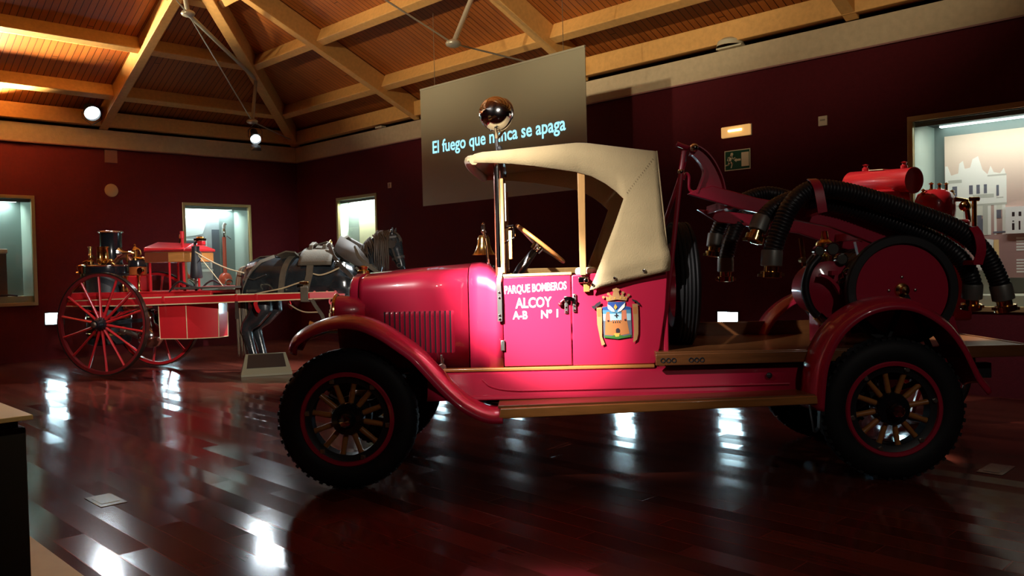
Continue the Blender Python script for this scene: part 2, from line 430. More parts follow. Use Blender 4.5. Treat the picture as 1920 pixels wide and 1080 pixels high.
# hipped roof of boards
HALF = (XR-XB)/2; XM = (XR+XB)/2
def rz(s, off=.34): return ROOF_Z + ROOF_K*s + off
e = -.9
cs = [(XR-e, YB+e), (XR-e, YL-e), (XB+e, YL-e), (XB+e, YB+e)]
ra, rb = (XM, YB+HALF), (XM, YL-HALF)
rv = [(x, y, rz(e)) for x, y in cs] + [(ra[0], ra[1], rz(HALF)), (rb[0], rb[1], rz(HALF))]
mb = MB(); mb.v = rv; mb.f = [(0,1,5,4), (1,2,5), (2,3,4,5), (3,0,4)]; mb.m = [0,1,0,1]
roof = struct('ceiling', mb, [DECK_R, DECK_L], smooth=0, solid=.06, off=1.0)

RAFT_R = [11.57, 7.73, 3.89, .05, -3.6]
RAFT_L = [5.32, 1.47]
def raft_poly(s0, s1, h=.33):   # (s, z)
    return [(s0, rz(s0, 0)), (s1, rz(s1, 0)), (s1, rz(s1, h)), (s0, rz(s0, h))]
for y in RAFT_R:
    s1 = min(HALF, YL-y, y-YB+.05)
    struct('roof_rafter', MB().prism([(XR-s, z) for s, z in raft_poly(.02, s1)], 'y', y-.075, y+.075), PINE, smooth=0, bevel=.008)
for y in RAFT_R[:4]:
    s1 = min(HALF, YL-y, y-YB+.05)
    struct('roof_rafter', MB().prism([(XB+s, z) for s, z in raft_poly(.02, s1)], 'y', y-.075, y+.075), PINE, smooth=0, bevel=.008)
for x in RAFT_L:
    s1 = XR-x if x > XM else x-XB
    struct('roof_rafter', MB().prism([(YL-s, z) for s, z in raft_poly(.02, s1)], 'x', x-.075, x+.075), PINE, smooth=0, bevel=.008)
for sx, xc in ((-1, XR), (1, XB)):
    a = V((xc, YL, rz(0, .165))); b = V((xc+sx*HALF, YL-HALF, rz(HALF, .165)))
    struct('hip_rafter', MB().beam(a, b, .18, .32), PINE, smooth=0, bevel=.008)
nr = V((ROOF_K, 0, 1)).normalized(); nl = V((0, ROOF_K, 1)).normalized()
PH, PWD = .23, .14
for s in (.72, 1.94, 3.16, 4.38, 5.6):
    ys = [YL-s-.12] + RAFT_R
    for a, b in zip(ys[:-1], ys[1:]):
        if a-.08 < b+.1: continue
        a2 = a if a == ys[0] else a-.075
        c = V((XR-s, 0, rz(s, .22)))
        struct('roof_purlin', MB().beam((c.x, a2, c.z), (c.x, b+.075, c.z), PWD, PH, up=nr), PINE, smooth=0, bevel=.012)
    xs = [XR-s-.12] + RAFT_L + [XB+s+.12]
    for a, b in zip(xs[:-1], xs[1:]):
        if b+.2 > a: continue
        if s > 5: continue
        lo = b+.075 if b in RAFT_L else b
        hi = a-.075 if a in RAFT_L else a
        c = V((0, YL-s, rz(s, .22)))
        struct('roof_purlin', MB().beam((hi, c.y, c.z), (lo, c.y, c.z), PWD, PH, up=nl), PINE, smooth=0, bevel=.012)
struct('wall_plate_beam', MB().bx(XR-.14, XR+.02, YB, YL-.14, 4.055, 4.31), PINE, smooth=0, bevel=.01)
struct('wall_plate_beam', MB().bx(XB, XR, YL-.14, YL+.02, 4.055, 4.31), PINE, smooth=0, bevel=.01)

# steel under-trusses of the rafters: tubes as struts, thin ties
def truss(name, tubes, ties, feet, label):
    t = empty(name, V(tubes[0][0]), label, 'roof truss'); M = Matrix.Translation(-V(tubes[0][0]))
    t['kind'] = 'structure'
    for a, b in tubes: part('strut', MB().tube([M @ V(a), M @ V(b)], .032, 10), STEELP, t)
    for a, b in ties: part('tie_rod', MB().tube([M @ V(a), M @ V(b)], .011, 6), STEELP, t)
    for p in feet: part('strut_foot', MB().ball(M @ V(p), (.10, .10, .05), 12, 6), STEELP, t, smooth=60)
STEELP = mat('grey_painted_steel', (.52, .50, .42), .3, .4)
hp = lambda s, z: V((XR-s, YL-s, z))
A, B = hp(2.042, 4.06), hp(4.0, 5.11)
truss('hip_truss', [(A, hp(1.84, 4.86)), (B, hp(1.84, 4.86)), (B, hp(4.25, 5.93))],
      [(A, B), (A, hp(.25, 4.12)), (B, hp(6.1, 5.6))], [A, B], 'grey steel tube truss hanging under the hip beam in the far roof corner')
Rn = V((6.704, 7.73, 4.13))
truss('rafter_truss', [(Rn, V((7.12, 7.73, 4.93)))], [(Rn, V((9.0, 7.73, 4.09))), (Rn, V((4.0, 7.73, 5.0)))], [Rn],
      'grey steel strut with a round foot under the rafter above the projection screen')

# ------------------------------------------------------------------ spot fixtures
def spotlight(loc, target, r, label, stand, doors=True):
    d = (V(target)-V(loc)).normalized()
    t = empty('spotlight', V(loc), label, 'spotlight', 'spotlights at the roof edge')
    part('housing', MB().lathe([(.01, -.30), (r*.62, -.29), (r*.70, -.1), (r, .0), (r, .07), (r*.96, .07), (r*.93, .0)], (0,0,0), d, 20), BLACK, t)
    part('lamp', MB().lathe([(.001, .012), (r*.6, .012), (r*.93, .004)], (0,0,0), d, 20), LAMP, t)
    sd = d.cross(V((0,0,1))).normalized()
    part('yoke', MB().strap([sd*(r+.02), sd*(r+.02)+V((0,0,stand*.5)), V((0,0,stand)), -sd*(r+.02)+V((0,0,stand*.5)), -sd*(r+.02)], d, .03, .006), BLACK, t)
    if doors:
        u = sd; w = d.cross(sd)
        for q in (w, -w):
            c = d*.07 + q*r
            part('barn_door', MB().add([c-u*r*.8, c+u*r*.8, c+u*r*.9+d*.12+q*.06, c-u*r*.9+d*.12+q*.06], [(0,1,2,3)]), BLACK, t, solid=.003)
    return t
spotlight((7.16, 13.62, 3.77), (4.9, 8.0, 0.0), .095, 'black spotlight hanging from the grey truss in the far roof corner', .26)
spotlight((5.04, 15.38, 4.24), (4.2, 8.6, .3), .135, 'floodlight standing on the left concrete band below a sloping rafter', -.22, False)
t = empty('uplight', (2.75, 15.55, 4.0), 'low uplight on the left concrete band glowing against the roof', 'uplight')
part('housing', MB().bx(-.55, .55, -.09, .09, 0, .06), OFFW, t, bevel=.01)
part('lamp', MB().bx(-.5, .5, -.07, .07, .06, .068), emis('uplight_lamp', (1.0, .86, .55), 10), t)

# ------------------------------------------------------------------ low wall lights
def wall_light(face, u, label, z=.585):
    # face 'L': on the left wall, 'R': on the right wall
    if face == 'L': M = axes((u, YL, z), (1,0,0), (0,0,1))
    else: M = axes((XR, u, z), (0,-1,0), (0,0,1))
    t = empty('wall_light', M, label, 'wall light', 'cold low wall lights')
    part('surround', MB().bx(-.16, .16, -.02, 0, -.001, .012).bx(-.16, .16, .19, .21, 0, .012).bx(-.16, -.14, 0, .19, 0, .012).bx(.14, .16, 0, .19, 0, .012), BLACK, t)
    part('diffuser', MB().bx(-.14, .14, 0, .19, .001, .008), LED, t)
wall_light('L', 4.42, 'cold white low wall light seen beside the big pump wheel', .60)
wall_light('L', 6.36, 'cold white low wall light on the left wall behind the red pump box', .58)
for yy, lb in ((11.15, 'cold white low wall light behind the truck bonnet'), (9.25, 'cold white low wall light behind the windscreen of the truck'),
               (7.15, 'cold white low wall light behind the truck cab'), (5.50, 'cold white low wall light above the truck bed under the exit sign'),
               (3.52, 'cold white low wall light behind the rear wheel of the truck')):
    wall_light('R', yy, lb)

# ------------------------------------------------------------------ small things on the walls
def face_M(face, u, z, off=0.0):
    return axes((u, YL-off, z), (1,0,0), (0,0,1)) if face == 'L' else axes((XR-off, u, z), (0,-1,0), (0,0,1))
o = part('wall_speaker', MB().lathe([(.001, .022), (.10, .020), (.113, .012), (.118, .0)], n=28), mat('speaker_cream', (.50, .38, .22), .6), None, base=False, frame=face_M('L', 5.43, 2.936))
props(o, 'round cream loudspeaker disc on the left wall above the pump', 'loudspeaker')
o = part('cover_plate', MB().bx(-.11, .11, -.115, .115, 0, .012), mat('plate_rose', (.22, .10, .09), .6), None, bevel=.004, frame=face_M('L', 5.44, 3.545))
props(o, 'square dull rose cover plate just under the left concrete band', 'cover plate')
t = empty('wall_switch', face_M('R', 12.44, 2.943), 'small upright switch plate right of the corner display window', 'switch')
part('plate', MB().bx(-.055, .055, -.05, .05, 0, .012), OFFW, t, bevel=.003); part('rocker', MB().bx(-.012, .012, -.035, .035, .012, .018), mat('rocker_grey', (.2, .16, .13), .5), t)
t = empty('smoke_alarm_plate', face_M('R', 4.245, 2.965), 'small square cream wall plate near the right display window', 'wall plate')
part('plate', MB().bx(-.052, .052, -.055, .055, 0, .02), OFFW, t, bevel=.004); part('label_strip', MB().bx(-.03, .03, .0, .018, .02, .0215), mat('plate_print', (.25, .22, .18), .6), t)
t = empty('emergency_lamp', face_M('R', 5.33, 2.99), 'glowing amber emergency lamp above the exit sign', 'emergency lamp')
part('base', MB().bx(-.20, .20, -.07, .07, 0, .02), OFFW, t, bevel=.004); part('diffuser', MB().bx(-.197, .197, -.067, .067, .02, .055), EMBODY, t, bevel=.012)
part('tube', MB().tube([(-.09, .01, .058), (.09, .01, .058)], .012, 8), EMLIGHT, t)
# exit sign: running figure, arrow, door
t = empty('exit_sign', face_M('R', 5.331, 2.644), 'green exit sign with a running figure, an arrow and a pale door', 'sign')
part('panel', MB().bx(-.176, .176, -.123, .123, 0, .008), SIGNG, t)
b_ = MB()
for x0, x1, y0, y1 in ((-.176,.176,.113,.123), (-.176,.176,-.123,-.113), (-.176,-.166,-.113,.113), (.166,.176,-.113,.113)): b_.bx(x0, x1, y0, y1, .008, .0105)
part('border', b_, SIGNW, t, smooth=0)
part('door_symbol', MB().bx(.055, .155, -.085, .085, .008, .0105), SIGNW, t, smooth=0)
part('arrow', MB().prism([(.045, .012), (-.015, .012), (-.015, .024), (-.045, 0), (-.015, -.024), (-.015, -.012), (.045, -.012)][::-1], 'z', .008, .0105), SIGNW, t, smooth=0)
f_ = MB(); f_.lathe([(.019, 0), (.019, .0025)], (-.075, .075, .008), (0,0,1), 16, caps=True)
def limb(a, b, w):
    a, b = V((*a, 0)), V((*b, 0)); d = (b-a).normalized()*w/2; q = V((-d.y, d.x, 0))
    f_.prism([(a-d+q)[:2], (b+d+q)[:2], (b+d-q)[:2], (a-d-q)[:2]], 'z', .008, .0105)
limb((-.085, .048), (-.105, -.01), .032); limb((-.085, .045), (-.055, .015), .014); limb((-.055, .015), (-.035, .03), .012); limb((-.095, .045), (-.13, .035), .014); limb((-.13, .035), (-.135, .005), .012)
limb((-.10, -.015), (-.07, -.04), .017); limb((-.07, -.04), (-.085, -.085), .015); limb((-.108, -.015), (-.125, -.05), .017); limb((-.125, -.05), (-.16, -.055), .014)
part('running_figure', f_, SIGNW, t, smooth=0)
o = part('cornice_lamp', MB().lathe([(.001, .10), (.10, .095), (.155, .06), (.17, 0)], (0,0,0), (0,0,1), 20).bx(-.17, .17, -.05, .05, -.02, 0), mat('lamp_opal', (.55, .52, .40), .5), None, base=True, frame=axes((XR-.06, 5.37, 4.02), (0,1,0), (1,0,0)) @ Matrix.Rotation(PI, 4, 'X'))
props(o, 'pale rounded lamp housing sitting on the right concrete band', 'lamp')
o = part('cornice_clip', MB().bx(-.05, .05, -.10, .10, 0, .03), OFFW, None, base=True, frame=Matrix.Translation((XR-.06, 12.6, 4.0)))
props(o, 'small pale bar lying on the concrete band near the roof corner', 'fitting')

# floor sockets
PLATEM = mat('polished_socket_plate', (.55, .56, .50), .12, .9, noise=.15, nscale=20)
for (x, y, lb) in ((1.80, 5.49, 'metal floor socket plate on the planks near the dark cabinet'), (6.05, 1.665, 'metal floor socket plate right of the rear truck wheel'), (6.62, 2.55, 'metal floor socket plate seen through the spokes of the rear wheel')):
    t = empty('floor_socket', (x, y, 0), lb, 'floor socket', 'metal floor sockets')
    w_, l_ = (.078, .15) if x < 5 else (.15, .075) if x < 6.3 else (.14, .10)
    part('plate', MB().bx(-w_, w_, -l_, l_, 0, .004), PLATEM, t, bevel=.0015); part('lid', MB().bx(-w_*.7, w_*.7, -l_*.6, l_*.6, .004, .006), PLATEM, t, bevel=.001)

# ------------------------------------------------------------------ projection screen
t = empty('projection_screen', axes((7.2, 7.54, 2.26), (0,-1,0), (0,0,1)), 'grey hanging projection screen with a line of blue projected text', 'screen')
part('panel', MB().bx(-1.475, 1.475, 0, 1.58, -.004, .004), SCREENM, t)
part('hem_bar', MB().bx(-1.475, 1.475, 1.572, 1.596, -.010, .010), mat('screen_hem', (.34, .33, .26), .6), t)
for xx in (-1.163, 1.15): part('hanging_wire', MB().tube([(xx, 1.59, 0), (xx, 2.56, 0)], .004, 6), STEEL, t)
mbt = text_mb('El fuego que nunca se apaga', .232, Matrix.Translation((-.04, .765, .006)), ext=.0008, offset=.0035)
xs = [v[0] for v in mbt.v]; k_ = 2.40/(max(xs)-min(xs)); mbt.v = [((v[0]+.04)*k_-.04, v[1], v[2]) for v in mbt.v]
fr_ = sorted((min(mbt.v[i][0] for i in f), max(mbt.v[i][0] for i in f), f) for f in mbt.f)
words_ = []; right_ = -9
for x0, x1, f in fr_:
    if x0 > right_ + .045: words_.append([])
    words_[-1].append(f); right_ = max(right_, x1)
for fs in words_:
    w_ = MB(); ids = {}
    for f in fs:
        for i in f:
            if i not in ids: ids[i] = len(w_.v); w_.v.append(mbt.v[i])
        w_.f.append(tuple(ids[i] for i in f)); w_.m.append(0)
    part('projected_word', w_, TXT, t, smooth=0)

# ------------------------------------------------------------------ display cases sunk in the walls
def display_case(face, h, label, depth=.62, backm=None, strip=None):
    u0, u1, z0, z1 = h; um = (u0+u1)/2; w = (u1-u0)/2; H = z1-z0
    t = empty('display_case', face_M(face, um, z0), label, 'display case', 'lit display cases in the walls')
    q = -1                                   # local z points into the room; the case goes to -z
    f = MB(); fw_ = .055
    f.bx(-w, w, H-fw_, H, -.03, .022).bx(-w, w, 0, fw_, -.03, .022).bx(-w, -w+fw_, fw_, H-fw_, -.03, .022).bx(w-fw_, w, fw_, H-fw_, -.03, .022)
    part('frame', f, FRAME, t, smooth=0, bevel=.004)
    wi = w-.04
    part('back_panel', MB().bx(-wi, wi, .04, H-.04, -depth-.02, -depth), backm or CASED, t, smooth=0)
    for sx in (-1, 1): part('side_panel', MB().bx(sx*wi, sx*(wi-.015), .04, H-.04, -depth, -.035), CASEIN, t, smooth=0)
    part('shelf', MB().bx(-wi+.016, wi-.016, .042, .16, -depth, -.035), mat('case_shelf', (.45, .44, .34), .6) if 'case_shelf' not in bpy.data.materials else bpy.data.materials['case_shelf'], t, smooth=0)
    part('top_panel', MB().bx(-wi+.016, wi-.016, H-.06, H-.042, -depth, -.035), BLACK, t, smooth=0)
    part('valance', MB().bx(-wi+.016, wi-.016, H-.11, H-.062, -.06, -.05), CASED, t, smooth=0)
    s = strip or (-wi+.1, wi-.1)
    part('light_strip', MB().bx(s[0], s[1], H-.075, H-.062, -depth+.04, -depth+.1), LEDCASE, t, smooth=0)
    part('glass', MB().bx(-w+.05, w-.05, .05, H-.05, -.012, -.006), GLASS, t, smooth=0)
    return t, w, H
def in_case(face, h, depth):   # matrix on the shelf of a case
    return face_M(face, (h[0]+h[1])/2, h[2]+.16, -depth)

c1, w1_, H1_ = display_case('L', CASES_L[0], 'lit wall display case at the left edge of the photo')
c2, w2_, H2_ = display_case('L', CASES_L[1], 'lit wall display case behind the pump with a big photograph and a red standpipe')
c3, w3_, H3_ = display_case('R', CASES_R[0], 'narrow looking wall display case right of the room corner, behind the horse', depth=.22)
c4, w4_, H4_ = display_case('R', CASES_R[1], 'big wall display case at the right edge, with the building photograph')

# case 1: brown casket with a pale lid, white print, black cable
M1 = in_case('L', CASES_L[0], .34)
t = empty('wooden_casket', M1 @ Matrix.Translation((.30, 0, 0)) @ Matrix.Rotation(-PI/2, 4, 'X') , 'brown box with a shining lid in the left display case', 'box')
part('body', MB().bx(-.42, .38, -.2, .2, 0, .72), mat('casket_brown', (.11, .06, .045), .5), t, bevel=.006)
part('lid', MB().bx(-.44, .40, -.22, .22, .72, .80), mat('casket_lid', (.62, .60, .55), .35), t, bevel=.02)
for i, xx in enumerate((-.3, -.12, .06, .22)): part('fitting', MB().torus((xx, -.21, .42 - .06*(i % 2)), (0,1,0), .045, .012, 16, 6), BRASS, t)
o = part('loose_cable', MB().tube(smooth_path([(-.5, .01, 0), (-.25, .035, .03), (0, .012, .0), (.2, .03, .05), (.38, .012, .02), (.62, .03, 0), (.80, .012, .05)]), .014, 6), BLACK, None, base=False, frame=in_case('L', CASES_L[0], .09))
props(o, 'black cable lying along the front of the left display case', 'cable')

# case 2: big black and white print, standpipe, bent pipe
M2 = in_case('L', CASES_L[1], .585)
t = empty('photo_print', M2, 'big pale photograph of an old lorry front inside the case behind the pump', 'photograph')
PRB = mat('print_grey', (.40, .44, .46), .4, noise=.5, nscale=3); PRL = mat('print_pale', (.80, .86, .86), .45); PRD = mat('print_dark', (.10, .115, .14), .45)
part('sheet', MB().bx(-.64, .30, .02, 1.46, -.012, 0), PRB, t, smooth=0)
b_ = MB()
b_.prism([(-.64, 1.46), (-.64, 1.02), (-.30, 1.06), (-.05, 1.10), (.02, 1.30), (.10, 1.46)], 'z', 0, .003)
for (x0, x1, y0, y1) in ((-.52, .02, .98, 1.005), (-.56, -.53, .50, 1.0), (.01, .035, .72, .98), (-.25, .16, .35, .40)): b_.bx(x0, x1, y0, y1, 0, .003)
b_.prism([(.02, .74), (.12, .70), (.13, .42), (.10, .42), (.09, .68), (.02, .71)], 'z', 0, .003)
for k in range(5): b_.bx(-.2, .06, .46+.045*k, .47+.045*k, 0, .003)
part('pale_print', b_, PRL, t, smooth=0)
part('dark_print', MB().prism([(-.50, .74), (-.50, .96), (0, .96), (.02, .74)], 'z', 0, .003).bx(.14, .30, .04, 1.2, 0, .003), PRD, t, smooth=0)
t = empty('standpipe', in_case('L', CASES_L[1], .30) @ Matrix.Translation((.265, 0, 0)) @ Matrix.Rotation(-PI/2, 4, 'X'), 'tall red hydrant standpipe with a round red foot in the display case', 'hydrant standpipe')
part('foot', MB().cyl((0,0,.0), (0,0,.03), .15, 20), BLACK, t)
part('valve_body', MB().ball((0,0,.18), (.135,.135,.15), 20, 12), mat('standpipe_red', (.70, .10, .05), .3, coat=.4), t, smooth=60)
part('wheel', MB().torus((0,-.15,.11), (0,1,.2), .075, .012, 20, 6).beam((-.07,-.15,.11), (.07,-.15,.11), .012, .012).beam((0,-.15,.04), (0,-.15,.18), .012, .012), STEEL, t)
part('pipe', MB().tube([(0,0,.3), (0,0,1.05)], .037, 14), bpy.data.materials['standpipe_red'], t)
part('collar', MB().lathe([(.035,1.03), (.048,1.06), (.048,1.16), (.038,1.2)], n=14), CHROME, t)
part('nozzle', MB().tube([(0,0,1.18), (0,0,1.26), (.03,0,1.31)], .034, 12), WHITE, t); part('lever', MB().tube([(.02,0,1.09), (.14,0,1.0)], .012, 8), CHROME, t)
t = empty('bent_pipe', in_case('L', CASES_L[1], .30) @ Matrix.Translation((-.46, 0, 0)) @ Matrix.Rotation(-PI/2, 4, 'X'), 'bent red pipe with a chrome mouth at the left end of the case shelf', 'pipe')
part('pipe', MB().tube(smooth_path([(-.10, 0, .75), (-.09, 0, .5), (-.07, 0, .32), (.0, 0, .24)]), .035, 12), bpy.data.materials['standpipe_red'], t)
part('mouth', MB().lathe([(.036, 0), (.045, .05), (.05, .12), (.08, .17), (.06, .18)], (-.02, 0, .235), (.75, 0, -.55), 16), CHROME, t); part('foot', MB().bx(-.12, .16, -.1, .1, 0, .05), BLACK, t, bevel=.01)

# case 3: bright poster sheet
o = part('display_poster', MB().bx(-.20, .55, .0, 1.34, 0, .012), mat('poster_cream', (.88, .84, .58), .6, noise=.05), None, frame=in_case('R', CASES_R[0], .20))
props(o, 'bright cream poster sheet in the display case behind the horse', 'poster')
o = part('grey_print', MB().bx(-.58, -.215, .0, 1.16, 0, .01), mat('print_steel', (.30, .36, .34), .3), None, frame=in_case('R', CASES_R[0], .20))
props(o, 'grey sheet left of the cream poster in the corner display case', 'print')

# case 4: big mounted print of an ornate facade, white title plate, lines of text, open book
M4 = in_case('R', CASES_R[1], .55)
t = empty('photo_board', M4, 'big mounted photograph of an ornate white building in the right display case', 'photo board')
U = lambda y: (CASES_R[1][0]+CASES_R[1][1])/2 - y          # wall y -> local x
zl = lambda z: z - CASES_R[1][2] - .16
def ramp_mat(name, c1, c2, z0, z1):
    m = mat(name, c1, .6); nt = m.node_tree; b = nt.nodes['Principled BSDF']; tc = nt.nodes.new('ShaderNodeTexCoord'); sp = nt.nodes.new('ShaderNodeSeparateXYZ')
    mr = nt.nodes.new('ShaderNodeMapRange'); mr.inputs[1].default_value = z0; mr.inputs[2].default_value = z1
    mx = nt.nodes.new('ShaderNodeMix'); mx.data_type = 'RGBA'; mx.inputs[6].default_value = (*c1,1); mx.inputs[7].default_value = (*c2,1)
    L = nt.links.new; L(tc.outputs['Object'], sp.inputs[0]); L(sp.outputs[1], mr.inputs[0]); L(mr.outputs[0], mx.inputs[0]); L(mx.outputs[2], b.inputs['Base Color']); return m
BOARD = ramp_mat('printed_board', (.42, .24, .23), (.95, .78, .62), zl(1.55), zl(2.68))
part('board', MB().bx(U(3.15), U(1.15), zl(1.17), zl(2.70), -.02, 0), BOARD, t, smooth=0)
# facade print, x measured from its left edge, printed as flat shapes
FW = mat('facade_white', (.90, .88, .82), .6); FG = mat('facade_grey', (.55, .55, .48), .6); FD = mat('facade_dark', (.13, .14, .18), .6); FM = mat('facade_pale', (.75, .74, .64), .6)
fx, fz = U(3.145), zl(1.62); fww, fh = .59, .86
P = lambda a, b: (fx+a*fww, fz+b*fh)
def rects(mb, rs, d):
    for a0, a1, b0, b1 in rs:
        p, q = P(a0, b0), P(a1, b1); mb.bx(p[0], q[0], p[1], q[1], 0, d)
    return mb
w_ = MB(); w_.prism([P(*p) for p in ((0,.38),(1,.38),(1,.70),(.96,.80),(.90,.74),(.80,.76),(.75,.84),(.70,.74),(.62,.80),(.55,.97),(.46,.94),(.42,.84),(.33,.83),(.30,.93),(.24,.90),(.22,.78),(.10,.76),(.04,.88),(0,.88))], 'z', 0, .002)
rects(w_, [(.02,.12,0,.38), (.30,.36,0,.30), (.70,.75,0,.38), (.80,.84,0,.38), (.93,.98,.0,.38)], .002)
part('pale_facade_print', w_, FW, t, smooth=0)
part('grey_facade_print', rects(MB(), [(.0,1,.36,.385), (.05,.28,.66,.70), (.30,.40,.0,.36), (.62,.70,.0,.36), (.46,.80,.455,.50), (.10,.28,.44,.46), (.84,.95,.44,.455), (.7,1,.71,.73)], .003), FG, t, smooth=0)
part('cream_facade_print', rects(MB(), [(.40,.62,.24,.36), (.84,.93,.30,.38), (.12,.30,.20,.36)], .0025), FM, t, smooth=0)
part('dark_facade_print', rects(MB(), [(.12,.20,.47,.62), (.40,.46,.51,.62), (.52,.575,.51,.62), (.64,.69,.51,.62), (.84,.88,.47,.60), (.44,.62,.0,.20), (.46,.60,.20,.245), (.84,.91,.20,.30), (.78,1.0,.02,.04)], .004), FD, t, smooth=0)
part('title_plate', MB().bx(U(2.56), U(1.75), zl(1.625), zl(1.90), 0, .03), WHITE, t, smooth=0)
b_ = MB()
for (y0, y1, z0, z1) in ((2.50,2.475,1.80,1.845), (2.44,2.415,1.80,1.845), (2.50,2.478,1.66,1.73), (2.497,2.48,1.745,1.757), (2.44,2.424,1.66,1.75), (2.38,2.36,1.66,1.75), (2.38,2.35,1.80,1.845), (2.31,2.29,1.66,1.75)): b_.bx(U(y0), U(y1), zl(z0), zl(z1), .03, .031)
part('title_letters', b_, BLACK, t, smooth=0)
b_ = MB()
for z0 in (1.585, 1.555, 1.525, 1.495, 1.465, 1.36, 1.33, 1.30, 1.27, 1.24): b_.bx(U(2.47), U(1.85), zl(z0-.018), zl(z0), 0, .002)
part('text_lines', b_, WHITE, t, smooth=0)
t = empty('open_book', in_case('R', CASES_R[1], .42) @ Matrix.Translation((U(2.70), .26, 0)), 'pale book standing open in the right display case', 'book')
part('pages', MB().add([(-.12,.0,0), (.05,-.04,.02), (.05,.30,-.02), (-.12,.33,-.03)], [(0,1,2,3)]), WHITE, t, solid=.02, smooth=0)
part('cover', MB().add([(.052,-.04,.02), (.10,-.02,-.02), (.085,.30,-.06), (.052,.30,-.02)], [(0,1,2,3)]), mat('book_cover', (.70, .45, .20), .6), t, solid=.012, smooth=0)
part('stand', MB().bx(-.10, .08, -.26, .0, -.06, -.03), CASEIN, t, smooth=0)

# real lamps inside the cases
for face, h, e_, col in (('L', CASES_L[0], 26, (.82,.98,.93)), ('L', CASES_L[1], 17, (.85,.97,1.0)), ('R', CASES_R[0], 50, (.95,1.0,.85)), ('R', CASES_R[1], 17, (1.0,.96,.90))):
    M = face_M(face, (h[0]+h[1])/2, h[3]-.09, -.50 if face == 'L' else -.13)
    a_ = area('case_lamp', M @ V((0,0,0)), M @ V((0,-1,-.25)), e_, (h[1]-h[0])*.8, .12, col, 170)

# ------------------------------------------------------------------ cabinet at the left, information lectern
t = empty('exhibit_cabinet', (.30, 3.40, 0), 'dark cabinet with a thin pale wooden top at the bottom left corner', 'cabinet')
part('body', MB().bx(-1.2, .555, .02, 1.3, .0, .855), mat('cabinet_black', (.010, .010, .013), .7), t, smooth=0, bevel=.004)
part('recess', MB().bx(-1.18, .535, .04, 1.28, .855, .882), BLACK, t, smooth=0)
part('top_board', MB().bx(-1.22, .575, 0, 1.32, .882, .9), mat('cabinet_oak_top', (.50, .38, .20), .5, noise=.1), t, smooth=0, bevel=.002)
b_ = empty('leaflet', (.70, 3.66, .9), 'small dark card lying on the pale cabinet top', 'card')
part('sheet', MB().bx(-.09, .09, -.13, .02, 0, .004), mat('card_dark', (.06, .05, .05), .5), b_, smooth=0)
a_ = V((5.209, 10.507, 0)); c_ = V((5.812, 10.223, 0)); ux = (c_-a_).normalized(); uy = V((-ux.y, ux.x, 0))
t = empty('information_lectern', axes(a_, ux, uy), 'low sloping information stand with a black panel in front of the horse', 'information stand')
Wd = .67
part('body', MB().loft([[(0,0,0),(Wd,0,0),(Wd,.23,0),(0,.23,0)], [(0,0,.03),(Wd,0,.03),(Wd,.23,.03),(0,.23,.03)], [(.07,.17,.29),(Wd-.07,.17,.29),(Wd-.07,.22,.29),(.07,.22,.29)]]), GREENG, t, smooth=0, bevel=.004)
def lec(u, v): # point on the sloping face
    a = V((.0,0,.03)).lerp(V((.07,.17,.29)), v); b = V((Wd,0,.03)).lerp(V((Wd-.07,.17,.29)), v); return a.lerp(b, u)
nn = (lec(1,0)-lec(0,0)).cross(lec(0,1)-lec(0,0)).normalized()*.006
part('black_panel', MB().add([lec(.09,.30)+nn, lec(.91,.30)+nn, lec(.93,.96)+nn, lec(.07,.96)+nn], [(0,1,2,3)]), mat('lectern_black', (.012,.010,.010), .35), t, solid=.008, smooth=0)

# ================================================================== the fire truck
TR = empty('fire_truck', T_MAT, 'red vintage fire truck with a beige canvas cab top, hose reels and a boom', 'fire truck')
def tp(name, mb, mats, parent=None, **k): return part(name, mb, mats, parent or TR, **k)

